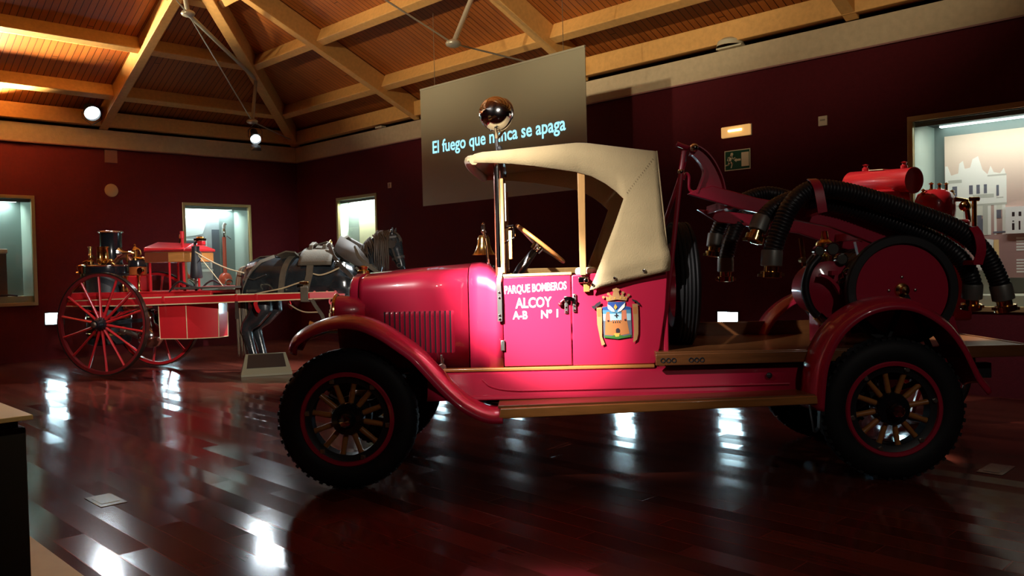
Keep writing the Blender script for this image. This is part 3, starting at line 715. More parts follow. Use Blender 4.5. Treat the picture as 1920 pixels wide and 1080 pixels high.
# ---- wheels
WR = .45
def spoked_wheel(x, y, turn, first=None):
    if first is not None:
        w = copy_tree(first, TR); w.location = (x, y, WR); w.rotation_euler = (0, 0, turn); return w
    rim = MB().lathe([(.232,-.05),(.300,-.062),(.300,.058),(.290,.062),(.270,.046),(.232,.04),(.232,-.05)], (0,0,0), (0,1,0), 48)
    w = tp('wheel', rim, BLACK)
    w.location = (x, y, WR); w.rotation_euler = (0, 0, turn)
    prof = [(.296,.052),(.315,.070),(.36,.078),(.405,.072),(.436,.052),(.449,.02),(.449,-.02),(.436,-.052),(.405,-.072),(.36,-.078),(.315,-.070),(.296,-.055)]
    ty = MB().lathe(prof, (0,0,0), (0,1,0), 72)
    for k in range(60):   # tread blocks
        a = 2*PI*k/60
        for sy in (-1, 1):
            R = Matrix.Rotation(-a, 3, 'Y')
            c = V((math.cos(a)*.4405, sy*.030 + (.008 if k % 2 else -.008), math.sin(a)*.4405))
            ty.box(c, (.016, .042, .024), 0, R)
    tp('tyre', ty, RUBBER, w, smooth=50)
    tp('rim_ring', MB().lathe([(.272,.046),(.276,.064),(.296,.068),(.304,.060),(.300,.05)], (0,0,0), (0,1,0), 56), RED, w)
    tp('hub', MB().lathe([(.04,-.10),(.104,-.07),(.104,.048),(.098,.058),(.06,.062),(.05,.075),(.046,.10),(.03,.115),(.001,.118)], (0,0,0), (0,1,0), 32), GLOSSBLK, w)
    tp('hub_cap', MB().lathe([(.036,.10),(.038,.128),(.030,.140),(.001,.144)], (0,0,0), (0,1,0), 16), CHROME, w)
    for k in range(12):
        a = 2*PI*(k+.35)/12; d = V((math.cos(a), 0, math.sin(a))); q = V((-math.sin(a), 0, math.cos(a))); rings = []
        for r, ww, th in ((.09,.017,.018),(.13,.019,.021),(.21,.017,.020),(.238,.022,.022)):
            rings.append([d*r + q*ww*math.cos(j*PI/4) + V((0, .012+th*math.sin(j*PI/4), 0)) for j in range(8)])
        tp('spoke', MB().loft(rings), WOOD, w, smooth=50)
    for k in range(6):
        a = 2*PI*(k+.15)/6; c = V((math.cos(a)*.262, .04, math.sin(a)*.262))
        tp('rim_lug', MB().cyl(c, c+V((0,.022,0)), .013, 8).box(c+V((0,.005,0)), (.03,.012,.03)), STEEL, w)
    return w
wh = spoked_wheel(0, .66, 0)
for x, y, t_ in ((0, -.66, PI), (-3.454, .66, .0), (-3.454, -.66, PI)): spoked_wheel(x, y, t_, wh)
for c in TR.children:
    if c.name.startswith('wheel') and abs(c.location.x+3.454) < .01: c.rotation_euler[1] = .35
for x in (0, -3.454):
    tp('axle', MB().cyl((x, -.6, WR), (x, .6, WR), .035, 12).ball((x, 0, WR), (.14,.12,.13)), IRON)
    for sy in (-1, 1):
        b_ = MB()
        for k in range(4):
            L_ = .42-.08*k
            b_.strap(smooth_path([(x-L_, sy*.42, .60-.012*k), (x, sy*.42, .515-.012*k), (x+L_, sy*.42, .60-.012*k)], 4), (0,1,0), .05, .010)
        tp('leaf_spring', b_, IRON)
        if x == 0: tp('brake_drum', MB().cyl((x, sy*.52, WR), (x, sy*.58, WR), .13, 24), BLACK)
for sy in (-1, 1): tp('frame_rail', MB().bx(-4.2, .28, sy*.40, sy*.46, .60, .70), IRON, bevel=.006)
tp('radiator_pipe', MB().tube([(-.55,.2,.55),(-.60,.2,.50),(-3.2,.25,.42)], .03, 10), IRON)

# ---- bonnet and cowl
def hood_ring(x, hw, zt, zb, rr, crown):
    pts = [(hw, zb), (hw, zb+.5*(zt-rr-zb)), (hw, zt-rr)]
    for k in range(1, 7):
        a = PI/2*k/6; pts.append((hw-rr+rr*math.cos(a), zt-rr+rr*math.sin(a)))
    n = 6
    for k in range(1, n):
        y = (hw-rr)*(1-2*k/n); pts.append((y, zt+crown*(1-(y/(hw-rr))**2)))
    half = [(p[0], p[1]) for p in pts[:9]]
    return [V((x, y, z)) for y, z in pts] + [V((x, -y, z)) for y, z in half[::-1]]
hb = MB().loft([hood_ring(-.022, .352, 1.345, .80, .10, .02), hood_ring(-.05, .362, 1.362, .76, .12, .022), hood_ring(-.40, .388, 1.385, .72, .13, .025), hood_ring(-.768, .420, 1.405, .72, .14, .028)], closed=False)
tp('bonnet', hb, RED, smooth=50, solid=.012, off=-1)
def hood_y(x): return .362+.026*(-x-.05)/.35 if x > -.4 else .388+.032*(-x-.4)/.368
lv = MB()
for k in range(14):
    x = -.205 - k*.0345
    ring = []
    for z, s_ in ((.832,.15),(.845,.8),(.87,1),(1.08,1),(1.105,.8),(1.118,.15)):
        yb = hood_y(x+.01)
        ring.append([V((x+.004, yb, z)), V((x-.004, yb+.013*s_, z)), V((x-.016, yb+.007*s_, z)), V((x-.024, yb, z))])
    lv.loft(ring, closed=True)
tp('bonnet_louvres', lv, RED, smooth=40)
sl = MB()
for k in range(14):
    x = -.205 - k*.0345; yb = hood_y(x)+.0022
    sl.bx(x+.0035, x+.0125, yb-.006, yb, .835, 1.115)
tp('louvre_slots', sl, BLACK, smooth=0)
cw = MB().loft([hood_ring(-.776, .424, 1.408, .72, .14, .028), hood_ring(-.84, .445, 1.412, .72, .14, .028), hood_ring(-.90, .48, 1.405, .72, .15, .02), hood_ring(-.95, .505, 1.365, .72, .13, .01), hood_ring(-1.0, .515, 1.335, .72, .10, .0)], closed=False)
tp('cowl', cw, RED, smooth=50, solid=.012, off=-1)
tp('radiator_shell', MB().loft([hood_ring(-.015, .36, 1.36, .74, .12, .022), hood_ring(.03, .355, 1.36, .74, .12, .022), hood_ring(.045, .34, 1.345, .75, .12, .022)], closed=True), RED, smooth=50)
tp('radiator_core', MB().bx(.0, .05, -.29, .29, .80, 1.29), BLACK, bevel=.01)
tp('radiator_cap', MB().lathe([(.045,0),(.045,.02),(.03,.03),(.035,.05),(.001,.06)], (.015,0,1.375), n=16), BRASS)
for sy in (-1, 1):
    h = tp('headlamp', MB().lathe([(.001,-.17),(.06,-.165),(.105,-.11),(.118,0),(.118,.03)], (.10, sy*.33, 1.115), (1,0,0), 28), RED)
    tp('bezel', MB().torus((.135, sy*.33, 1.115), (1,0,0), .118, .012, 28, 8), BRASS, h); tp('lens', MB().lathe([(.001,.05),(.08,.043),(.115,.03)], (.10, sy*.33, 1.115), (1,0,0), 24), GLASS, h)
    tp('headlamp_bracket', MB().tube([(.09, sy*.33, 1.0), (.09, sy*.34, .93), (.0, sy*.40, .86)], .016, 8), STEEL)
tp('headlamp_tie_bar', MB().tube([(.09, -.34, .96), (.09, .34, .96)], .014, 8), STEEL)
tp('horn', MB().lathe([(.065,.10),(.04,.04),(.022,-.02),(.022,-.14),(.05,-.16),(.05,-.22),(.001,-.23)], (.20,.42,1.0), (1,.1,.05), 18), CHROME)
tp('bonnet_handle', MB().tube([(-.05,.37,1.06),(-.06,.40,1.055),(-.10,.40,1.05),(-.11,.372,1.05)], .008, 6), CHROME)
tp('bonnet_catch', MB().bx(-.60,-.575,.415,.445,.73,.80).cyl((-.587,.41,.735),(-.587,.46,.735),.03,12).tube([(-.587,.44,.75),(-.585,.45,.825)], .010, 8), STEEL, bevel=.003)

# ---- wings (mudguards)
def wing(path, y_in, y_out, name, crown=.05, tip_in=None):
    """path: (x, z) outer edge line; y_in/y_out per point or constant"""
    pts = smooth_path([(p[0], 0, p[1]) for p in path], 5); n = len(pts)-1
    def fn(u, v):
        i = min(int(round(u*n)), n); p = pts[i]
        a = pts[max(i-1, 0)]; b = pts[min(i+1, n)]; T = (b-a).normalized(); nn = V((-T.z, 0, T.x))
        if nn.z < 0 and abs(T.x) > .3: nn = -nn
        yi = y_in(u) if callable(y_in) else y_in
        y = yi + (y_out-yi)*v
        c = crown*(1-(abs(2*v-1))**2.6)
        return p + nn*(c-.012) + V((0, y, 0))
    return fn, n
front = [(.325,.885),(.30,.95),(.25,.995),(.181,1.030),(.08,1.062),(-.024,1.073),(-.14,1.052),(-.259,.995),(-.36,.925),(-.458,.85),(-.55,.748),(-.655,.632),(-.75,.545),(-.853,.485),(-.93,.462),(-1.0,.462)]
rear = [(-2.945,.47),(-2.955,.60),(-2.975,.74),(-3.02,.86),(-3.09,.965),(-3.19,1.05),(-3.30,1.10),(-3.43,1.118),(-3.56,1.095),(-3.68,1.03),(-3.775,.945),(-3.85,.835),(-3.905,.72),(-3.945,.64),(-4.0,.57)]
def sgn_n(pts):
    pass
for sy in (1, -1):
    for path, nm in ((front, 'front_mudguard'), (rear, 'rear_mudguard')):
        P_ = smooth_path([(p[0], 0, p[1]) for p in path], 5); n = len(P_)-1; b_ = MB(); NV = 10
        rows = []
        for i, p in enumerate(P_):
            T = (P_[min(i+1, n)]-P_[max(i-1, 0)]).normalized(); nn = V((T.z, 0, -T.x))     # travelling backwards (-x): outward normal
            u = i/n
            yi = .50 if nm == 'rear_mudguard' else (.50 if u < .75 else .52)
            yo = .83
            if nm == 'front_mudguard' and u < .12: 
                yo = .83 - (1-u/.12)**2*.05; yi = .50 + (1-u/.12)**2*.06
            row = []
            for j in range(NV+1):
                v = j/NV; c = .050*(1-abs(2*v-1)**2.4)
                row.append(p + nn*(c-.008) + V((0, sy*(yi+(yo-yi)*v), 0)))
            lip = row[-1] - nn*.026 + V((0, sy*.004, 0)); row.append(lip)
            rows.append(row)
        b_.loft(rows, closed=False, caps=False)
        w = tp(nm, b_, RED, smooth=60, solid=.010)
        if nm == 'front_mudguard':
            # inner skirt between mudguard and bonnet
            q = [(p.x, p.z+.02) for p in P_ if p.x < .12]
            b2 = MB()
            top = [V((x, sy*.505, z)) for x, z in q]
            low = [V((x, sy*.395, min(z, .74 + .06*max(0, x+.2)/.3))) for x, z in q]
            b2.loft([[a, b] for a, b in zip(top, low)], closed=False, caps=False)
            tp('inner_skirt', b2, RED, w, solid=.006)
    # splash apron between body and running board, pressed panel line
    b_ = MB()
    b_.loft([[V((x, sy*.505, .722)), V((x, sy*.535, .700)), V((x, sy*.548, .62)), V((x, sy*.565, .565)), V((x, sy*.60, .542+.012*(-x-1)/2))] for x in (-.50, -.80, -1.2, -1.8, -2.4, -2.95)], closed=False, caps=False)
    tp('splash_apron', b_, RED, smooth=30, solid=.008)
    ln = smooth_path([(-.86, sy*.553, .665), (-.92, sy*.558, .62), (-1.05, sy*.565, .595), (-1.3, sy*.566, .592), (-2.1, sy*.566, .598), (-2.85, sy*.566, .604)], 5)
    tp('apron_bead', MB().tube(ln, .007, 6), RED)
    # running board: red deck with a wooden edge
    b_ = MB(); b_.prism([(-.97,.535),(-2.94,.568),(-2.94,.548),(-.97,.515)], 'y', sy*.555, sy*.80)
    rb = tp('running_board', b_, BEDW, bevel=.003)
    tp('edge_board', MB().prism([(-.985,.520),(-.975,.455),(-2.945,.512),(-2.94,.562)], 'y', sy*.795, sy*.825), WOOD, rb, bevel=.006)
    tp('board_bracket', MB().tube([(-1.15, sy*.46, .60), (-1.15, sy*.6, .50), (-1.15, sy*.78, .49)], .015, 6).tube([(-2.7, sy*.46, .60), (-2.7, sy*.6, .52), (-2.7, sy*.78, .52)], .015, 6), IRON)
tp('step_strap', MB().strap([(-2.965,.80,.50),(-2.955,.80,.36),(-2.925,.80,.335)], (0,1,0), .05, .008).strap([(-2.90,.80,.50),(-2.925,.80,.335)], (0,1,0), .03, .006), IRON)
tp('exhaust_end', MB().tube([(-.50,.15,.52),(-.78,.18,.50)], .022, 10), BLACK)

# ---- cab body
BW = .515
bodyp = [(-1.452,.742),(-1.0,.742)]
side = [(-1.458,.742),(-1.458,1.338),(-1.60,1.345),(-2.06,1.36),(-2.085,1.30),(-2.07,1.10),(-2.03,.85),(-1.995,.742)]
for sy in (1, -1):
    y0, y1 = (BW-.035, BW) if sy > 0 else (-BW+.035, -BW)
    tp('cab_side', MB().prism(side, 'y', y0, y1), RED, bevel=.008)
    d = tp('door', MB().prism([(-1.008,.745),(-1.004,1.333),(-1.452,1.338),(-1.452,.745)], 'y', y0, y1+sy*.004), RED, bevel=.006)
    tp('door_top_rail', MB().prism([(-1.0,1.333),(-1.0,1.352),(-1.46,1.358),(-1.46,1.338)], 'y', y0-sy*.01, y1+sy*.008), WOODL, d, bevel=.004)
    if sy > 0: near_door = d
    tp('sill_moulding', MB().prism([(-.60,.716),(-.60,.738),(-1.99,.742),(-1.99,.718)], 'y', y0, sy*(BW+.018)), WOOD, bevel=.006)
tp('cab_back', MB().bx(-2.09,-2.055,-BW+.02,BW-.02,.742,1.36), RED, bevel=.008)
tp('cab_floor', MB().bx(-2.06,-.95,-BW+.03,BW-.03,.70,.742), WOODD)
tp('dashboard', MB().bx(-1.03,-1.0,-.48,.48,1.16,1.335), WOODD, bevel=.006)
s_ = tp('seat', MB().bx(-2.04,-1.56,-.46,.46,.90,1.08), LEATHD, bevel=.05)
tp('seat_back', MB().prism([(-1.90,1.08),(-1.96,1.40),(-2.03,1.42),(-2.03,1.08)], 'y', -.46, .46), LEATHD, s_, bevel=.03)
tp('seat_box', MB().bx(-2.04,-1.58,-.44,.44,.742,.90), WOODD, s_)
tp('interior_rail', MB().bx(-2.0,-1.1,-.475,-.44,1.34,1.385), WOODL, bevel=.006)
tp('arm_rest', MB().bx(-1.63,-1.49,.36,.47,1.33,1.385), mat('pale_hide', (.70,.60,.42), .6), s_, bevel=.02)
# wing mirror sized bits on the door: handle with two strap plates
h = tp('door_handle', MB().strap(smooth_path([(-1.408,BW+.03,1.180),(-1.44,BW+.034,1.186),(-1.47,BW+.030,1.172)], 4), (0,0,1), .024, .012), CHROME, near_door, smooth=50)
for x, z0, z1 in ((-1.420,1.085,1.20),(-1.474,1.095,1.215)):
    tp('strap_plate', MB().bx(x-.012,x+.012,BW+.004,BW+.014,z0,z1), STEEL, near_door, bevel=.005)
    for z in (z0+.014, z0+.042, z1-.014): tp('plate_screw', MB().ball((x,BW+.015,z), (.007,.004,.007), 8, 5), CHROME, near_door)
tp('handle_knob', MB().tube([(-1.405,BW+.02,1.178),(-1.385,BW+.02,1.160)], .008, 8).ball((-1.380,BW+.02,1.148), .014), mat('dark_red_knob', (.10,.008,.012), .3), near_door, smooth=50)
tp('door_hinge', MB().bx(-1.012,-.985,BW+.002,BW+.018,.85,.92), STEEL, near_door, bevel=.004)

# ---- lettering and coat of arms on the near door
tx = lambda x, z: axes((x, BW+.006, z), (-1,0,0), (0,0,1))
def letter(body, x0, x1, z, h, slant=0.0):
    mbx = text_mb(body, 1.0, Matrix(), ext=.0, offset=.02)
    xs = [v[0] for v in mbx.v]; ys = [v[1] for v in mbx.v]; a, b = min(xs), max(xs); lo, hi = min(ys), max(ys); L_ = abs(x1-x0)
    o_ = MB(); M = tx(0, 0)
    for v in mbx.v:
        lx = (v[0]-a)/(b-a); px = x0-(L_*lx); pz = z + (v[1]-(lo+hi)/2)/(hi-lo)*h + slant*lx
        o_.v.append((px, BW+.0062, pz))
    o_.f = mbx.f; o_.m = mbx.m
    return tp('painted_lettering', o_, WHITE, near_door, smooth=0, fix=False)
letter('PARQUE BOMBEROS', -1.018, -1.425, 1.244, .064, .022)
letter('ALCOY', -1.088, -1.325, 1.160, .068, .006)
letter('A-B', -1.068, -1.165, 1.082, .054, .0)
letter('Nº 1', -1.255, -1.365, 1.084, .054, .006)
# crest: drawn on a 1.17 x 1.08 frame like the painted one, centred at (-1.765, 1.065)
CM = [mat('crest_gold',(.36,.19,.07),.5), mat('crest_blue',(.015,.05,.20),.5), mat('crest_sky',(.26,.44,.50),.5), mat('crest_castle',(.36,.13,.035),.5), mat('crest_black',(.02,.012,.015),.5),
      mat('crest_white',(.70,.68,.58),.5), mat('crest_green',(.03,.12,.015),.5), mat('crest_ochre',(.55,.28,.04),.5), mat('crest_teal',(.05,.18,.28),.5), mat('crest_grey',(.09,.10,.12),.5), mat('crest_rose',(.44,.13,.07),.5)]
cb = MB(); lay = [0]
def C_(px, py): return (-1.585 - (px-140)/1170*.473, 1.252 - (py-60)/1080*.447)
def cp(pts, m):
    lay[0] += 1; q = [C_(*p) for p in pts]
    cb.add([(x, BW+.006+.00022*lay[0], z) for x, z in q], [tuple(range(len(q)))], m)
def disc(x, y, r, m, n=10): cp([(x+r*math.cos(2*PI*k/n), y+r*math.sin(2*PI*k/n)) for k in range(n)], m)
cp([(310,370),(400,360),(400,290),(690,290),(690,360),(775,380),(785,860),(560,890),(330,860)], 9)
cp([(320,380),(410,365),(410,298),(680,298),(690,365),(770,385),(772,480),(318,480)], 1)
cp([(318,420),(772,420),(772,500),(318,500)], 8)
cp([(316,480),(772,480),(772,588),(316,588)], 2)
cp([(350,810),(365,500),(385,450),(430,450),(440,600),(620,600),(625,430),(700,420),(710,600),(745,800),(560,830)], 3)
cp([(370,480),(430,470),(430,590),(370,600)], 10); cp([(640,430),(700,430),(702,590),(640,590)], 10)
for k in range(5): cp([(465+k*32,600),(483+k*32,600),(483+k*32,578),(465+k*32,578)], 3)
for k in range(4): cp([(480+k*34,625),(494+k*34,625),(494+k*34,605),(480+k*34,605)], 4)
cp([(525,780),(525,730),(545,710),(570,710),(588,730),(588,780)], 4); disc(405,590,16,4); disc(680,580,16,4)
cp([(335,820),(450,835),(540,800),(650,835),(770,815),(765,850),(560,880),(340,855)], 6); cp([(490,790),(590,790),(570,840),(520,845)], 7)
cp([(395,330),(440,350),(500,410),(515,450),(470,445),(405,400)], 5); cp([(680,310),(640,345),(570,420),(555,455),(610,440),(675,375)], 5); cp([(525,325),(555,375),(525,420),(497,375)], 7)
cp([(500,500),(570,500),(570,512),(500,512)], 4); cp([(531,465),(543,465),(543,545),(531,545)], 4)
# crown
cp([(385,280),(370,200),(420,215),(430,160),(480,200),(495,130),(540,75),(580,130),(600,200),(650,160),(670,215),(730,200),(705,275),(550,255)], 0)
for x, y in ((415,165),(650,150),(335,215),(740,190),(540,90),(505,105),(575,105)): disc(x, y, 24, 0)
for x in (440, 515, 610, 670): disc(x, 232, 15, 7)
# axes and side scrolls
cp([(220,380),(300,370),(305,560),(300,840),(345,960),(290,980),(265,860),(225,640)], 0); cp([(795,330),(885,330),(890,560),(885,800),(860,900),(800,940),(815,760),(810,560)], 0)
cp([(225,400),(290,400),(285,520),(235,520)], 3); cp([(805,380),(875,380),(870,490),(815,490)], 3)
cp([(135,350),(180,345),(215,310),(280,275),(295,310),(265,345),(215,370),(195,405),(160,390)], 4); cp([(790,250),(830,265),(875,280),(915,330),(920,360),(885,340),(855,300),(805,290)], 4)
tp('painted_crest', cb, CM, near_door, smooth=0, fix=False)

# ---- canvas top
def roof_z(x):
    ks = [(-.80,2.118),(-.86,2.150),(-1.0,2.158),(-1.50,2.196),(-1.57,2.194),(-1.8,2.160),(-2.018,2.128)]
    if x >= ks[0][0]: return ks[0][1]
    for (a, za), (b, zb) in zip(ks[:-1], ks[1:]):
        if x >= b: return za + (zb-za)*(x-a)/(b-a)
    return ks[-1][1]
HWc = .555
NX, NY = 26, 16
rows = []
for i in range(NX+1):
    x = -.795 + (-2.03+.795)*i/NX
    row = []
    for j in range(NY+1):
        y = HWc*(1-2*j/NY); c = .035*(1-(y/HWc)**2)
        xx = x - .10*max(0, 1-i/8)*(1-(abs(y)/HWc)**2*0) if False else x
        dz = -.02*max(0, (abs(y)/HWc-.9)/.1)
        row.append(V((xx, y, roof_z(x)+c+dz)))
    rows.append(row)
can = MB().loft(rows, closed=False, caps=False)
top = tp('canvas_roof', can, CANVAS, smooth=40, solid=.012, off=-1)
tp('front_roll', MB().tube(smooth_path([(-.84, -HWc, 2.10), (-.79, -.30, 2.128), (-.775, 0, 2.136), (-.79, .30, 2.128), (-.84, HWc, 2.10)], 5), .032, 10), CANVAS, top, smooth=60)
lower = [(-.835,2.082),(-.93,2.080),(-1.08,2.070),(-1.226,2.052),(-1.36,2.030),(-1.50,2.006),(-1.60,1.976),(-1.69,1.925),(-1.755,1.875),(-1.805,1.825)]
for sy in (1, -1):
    # valance above the window opening
    up = [(x, roof_z(x)-.004) for x, z in lower]; rr_ = []
    for (x, z), (x2, z2) in zip(lower, up):
        rr_.append([V((x2, sy*(HWc-.004), z2)), V((x, sy*(HWc-.004), (z+z2)/2)), V((x, sy*(HWc-.004), z))])
    side_ = MB().loft(rr_, closed=False, caps=False)
    # rear quarter: from the roof down to the buttoned hem
    zt_ = roof_z(-1.805)-.004
    fr = [(-1.805,zt_),(-1.805,(zt_+1.825)/2),(-1.805,1.825),(-1.745,1.66),(-1.68,1.50),(-1.645,1.41),(-1.625,1.365),(-1.607,1.32),(-1.585,1.27),(-1.572,1.237)]
    re_ = [(-2.024,roof_z(-2.024)-.004),(-2.031,2.03),(-2.037,1.91),(-2.05,1.76),(-2.068,1.60),(-2.080,1.52),(-2.092,1.475),(-2.100,1.43),(-2.098,1.385),(-2.094,1.352)]
    rows = []
    for a, b in zip(fr, re_):
        row = []
        for j in range(9):
            t_ = j/8; x = a[0]+(b[0]-a[0])*t_; z = a[1]+(b[1]-a[1])*t_
            zh = 1.237+(1.352-1.237)*t_; bul = .016*math.sin(PI*t_)*max(0, min(1, (1.95-z)/.4))*max(0, min(1, (z-zh)/.2)) + .016*math.exp(-((z-zh-.10)/.04)**2) + .006*math.sin(14*x+9*z)*max(0, min(1, (1.6-z)/.3))
            row.append(V((x, sy*(HWc-.004+bul - 0), z)))
        rows.append(row)
    side_.loft(rows, closed=False, caps=False)
    q_ = tp('canvas_side', side_, CANVAS, top, smooth=70, solid=.008, weld=True)
    for x, z in ((-1.592,1.272),(-1.735,1.312),(-1.925,1.357)):
        tp('hem_button', MB().lathe([(.001,.012),(.009,.010),(.014,.002),(.014,-.004)], (x, sy*(HWc+.005), z), (0,sy,0), 12), CHROME, q_)
    sm_ = MB()
    for k in range(16):
        t_ = k/16; p = V((-2.0, sy*(HWc+.0015), 2.07)).lerp(V((-1.82, sy*(HWc+.0015), 1.845)), t_); p.y = sy*(HWc+.001+.012*math.sin(PI*(-p.x-1.805)/.225)*max(0, min(1, (1.95-p.z)/.4)))
        sm_.beam(p, p+V((.006,0,.008)), .004, .004)
    tp('seam', sm_, mat('seam_thread', (.26,.19,.10), .9) if 'seam_thread' not in bpy.data.materials else bpy.data.materials['seam_thread'], q_, smooth=0)
    # wooden door pillar with its socket (near side only)
    if sy < 0: continue
    pl = tp('roof_pillar', MB().loft([[V((-1.534+dx*s_, sy*(.532+dy), z)) for dx, dy in ((-.022,-.014),(.022,-.014),(.022,.014),(-.022,.014))] for z, s_ in ((1.335,.85),(1.40,.95),(1.8,1.05),(2.01,1.12))]), WOODL, bevel=.004)
    tp('pillar_socket', MB().bx(-1.565,-1.50,sy*.52,sy*.560,1.285,1.325).cyl((-1.55,sy*.54,1.30),(-1.55,sy*.575,1.30),.016,10), CHROME, pl, bevel=.006)
    tp('pillar_foot', MB().bx(-1.575,-1.535,sy*.522,sy*.545,1.225,1.285), WOOD, pl, bevel=.004)
rows = [[V((-2.024 + (-2.094+2.024)*((roof_z(-2.024)-z)/.78), HWc*(1-2*j/10), z)) for j in range(11)] for z in (roof_z(-2.024), 1.9, 1.6, 1.38)]
tp('canvas_back', MB().loft(rows, closed=False, caps=False), CANVAS, top, solid=.008)
for x in (-1.0, -1.534, -1.9):
    tp('roof_bow', MB().strap([(x, -.53, roof_z(x)-.05), (x, -.3, roof_z(x)-.008), (x, 0, roof_z(x)+.005), (x, .3, roof_z(x)-.008), (x, .53, roof_z(x)-.05)], (1,0,0), .04, .02), WOODD, top)
# ---- windscreen
ws = tp('windscreen_frame', MB().bx(-1.0,-.965,-.47,.47,2.045,2.075).bx(-1.0,-.965,-.47,.47,1.43,1.465).bx(-1.0,-.965,-.47,.47,1.72,1.745), WOODD, bevel=.004)
for y0, y1 in ((-.475,-.425),(.405,.44)): tp('frame_post', MB().bx(-1.005,-.96,y0,y1,1.34,2.08), WOODD, ws, bevel=.004)
tp('upper_pane', MB().bx(-.985,-.980,-.43,.41,1.745,2.045), GLASS, ws, smooth=0); tp('lower_pane', MB().bx(-.985,-.980,-.43,.41,1.465,1.72), GLASS, ws, smooth=0)
for sy in (1, -1):
    pt = [(-.984,sy*.535,1.045),(-.984,sy*.535,1.20),(-.981,sy*.532,1.30),(-.993,sy*.52,1.36),(-.995,sy*.505,1.42)]
    p_ = tp('windscreen_post', MB().tube([(-.987,sy*.505,1.40),(-.985,sy*.505,2.12)], .017, 12), CHROME)
    tp('post_bracket', MB().strap(smooth_path(pt, 4), (1,0,0), .030, .012), STEEL, p_)
    for z in (1.06, 1.085, 1.20, 1.235): tp('bracket_rivet', MB().ball((-.984,sy*.543,z), (.008,.005,.008), 8, 5), CHROME, p_)
    tp('post_rail', MB().bx(-1.025,-1.005,sy*.49,sy*.52,1.36,1.98), WOODL, p_, bevel=.004)
b_ = tp('windscreen_stay', MB().bx(-1.075,-1.052,.47,.50,1.45,1.64), WOODL, bevel=.006)
tp('stay_clamp', MB().tube([(-1.02,.49,1.66),(-1.085,.49,1.67)], .010, 8).tube([(-1.085,.49,1.67),(-1.09,.49,1.60)], .007, 8).tube([(-1.02,.49,1.56),(-1.09,.49,1.59)], .010, 8), CHROME, b_)
tp('window_strap', MB().bx(-1.04,-1.028,.488,.505,1.70,1.95), WHITE, b_, bevel=.003)
# ---- steering
hub = V((-1.262,.22,1.555)); nrm = V((-.63,0,.776)).normalized()
sw = tp('steering_wheel', MB().torus(hub, nrm, .202, .0135, 40, 8), WOOD, smooth=60)
for k in range(4):
    a = PI/4+k*PI/2; u = nrm.orthogonal().normalized(); w = nrm.cross(u); d = u*math.cos(a)+w*math.sin(a)
    tp('wheel_spoke', MB().tube([hub-nrm*.03, hub+d*.195], .008, 6), STEEL, sw)
tp('wheel_boss', MB().lathe([(.04,-.06),(.045,-.02),(.03,.0),(.001,.01)], hub, nrm, 16), CHROME, sw)
sc_ = tp('steering_column', MB().tube([hub-nrm*.05, hub-nrm*.20, V((-1.03,.22,1.24))], [.022,.034,.036], 12), BLACK)
tp('throttle_lever', MB().tube([hub-nrm*.07, hub-nrm*.06+V((-.02,.10,.01))], .007, 6).ball(hub-nrm*.06+V((-.02,.10,.01)), .013), CHROME, sc_)
tp('column_clamp', MB().tube([hub-nrm*.12+V((0,.035,0)), V((-1.05,.25,1.28))], .008, 6), STEEL, sc_)
tp('gear_knob', MB().tube([(-1.30,0,.80),(-1.25,.05,1.30)], .010, 8).ball((-1.25,.05,1.32), .028), WOOD, smooth=60)
# ---- bell on the cowl
bl = tp('bell', MB().lathe([(.001,.142),(.030,.140),(.042,.12),(.046,.08),(.055,.045),(.075,.012),(.088,0),(.084,.0),(.068,.014)], (-.860,.02,1.490), n=28), BRASS, smooth=50)
tp('bell_bracket', MB().tube([(-.905,.02,1.41),(-.895,.12,1.43),(-.88,.12,1.60),(-.860,.02,1.655)], .010, 8), CHROME, bl)
tp('bell_crown', MB().lathe([(.012,0),(.012,.02),(.020,.03),(.012,.045),(.016,.06),(.010,.075),(.014,.085),(.001,.10)], (-.860,.02,1.625), n=14), CHROME, bl, smooth=50)
tp('bell_foot', MB().cyl((-.905,.05,1.40),(-.905,.05,1.415),.05,16), CHROME, bl)
# ---- searchlight on the windscreen post
c = V((-.985,.45,2.415)); d = V((-.50,-.84,-.12)).normalized()
sl = tp('searchlight', MB().lathe([(.001,-.118)]+[(.112*math.sin(a), -.112*math.cos(a)) for a in [PI*k/24 for k in range(2, 15)]]+[(.108,.04),(.100,.045)], c, d, 32), CHROME, smooth=60)
tp('searchlight_rim', MB().torus(c+d*.036, d, .108, .009, 32, 8), CHROME, sl, smooth=60); tp('searchlight_lens', MB().lathe([(.001,.06),(.06,.054),(.10,.04)], c, d, 24), GLASS, sl)
tp('searchlight_fork', MB().tube([c+V((.0,.05,-.10)), c+V((0,.01,-.15)), c+V((0,.0,-.17))], .010, 8).tube([c+V((-.05,-.06,-.10)), c+V((-.02,-.02,-.15)), c+V((0,0,-.17))], .010, 8), CHROME, sl)
tp('searchlight_stem', MB().tube([c+V((0,0,-.16)), c+V((-.005,.0,-.24)), V((-.985,.47,2.12))], [.013,.011,.014], 10).ball(c+V((-.02,.03,-.235)), (.018,.015,.022)), BLACK, sl)

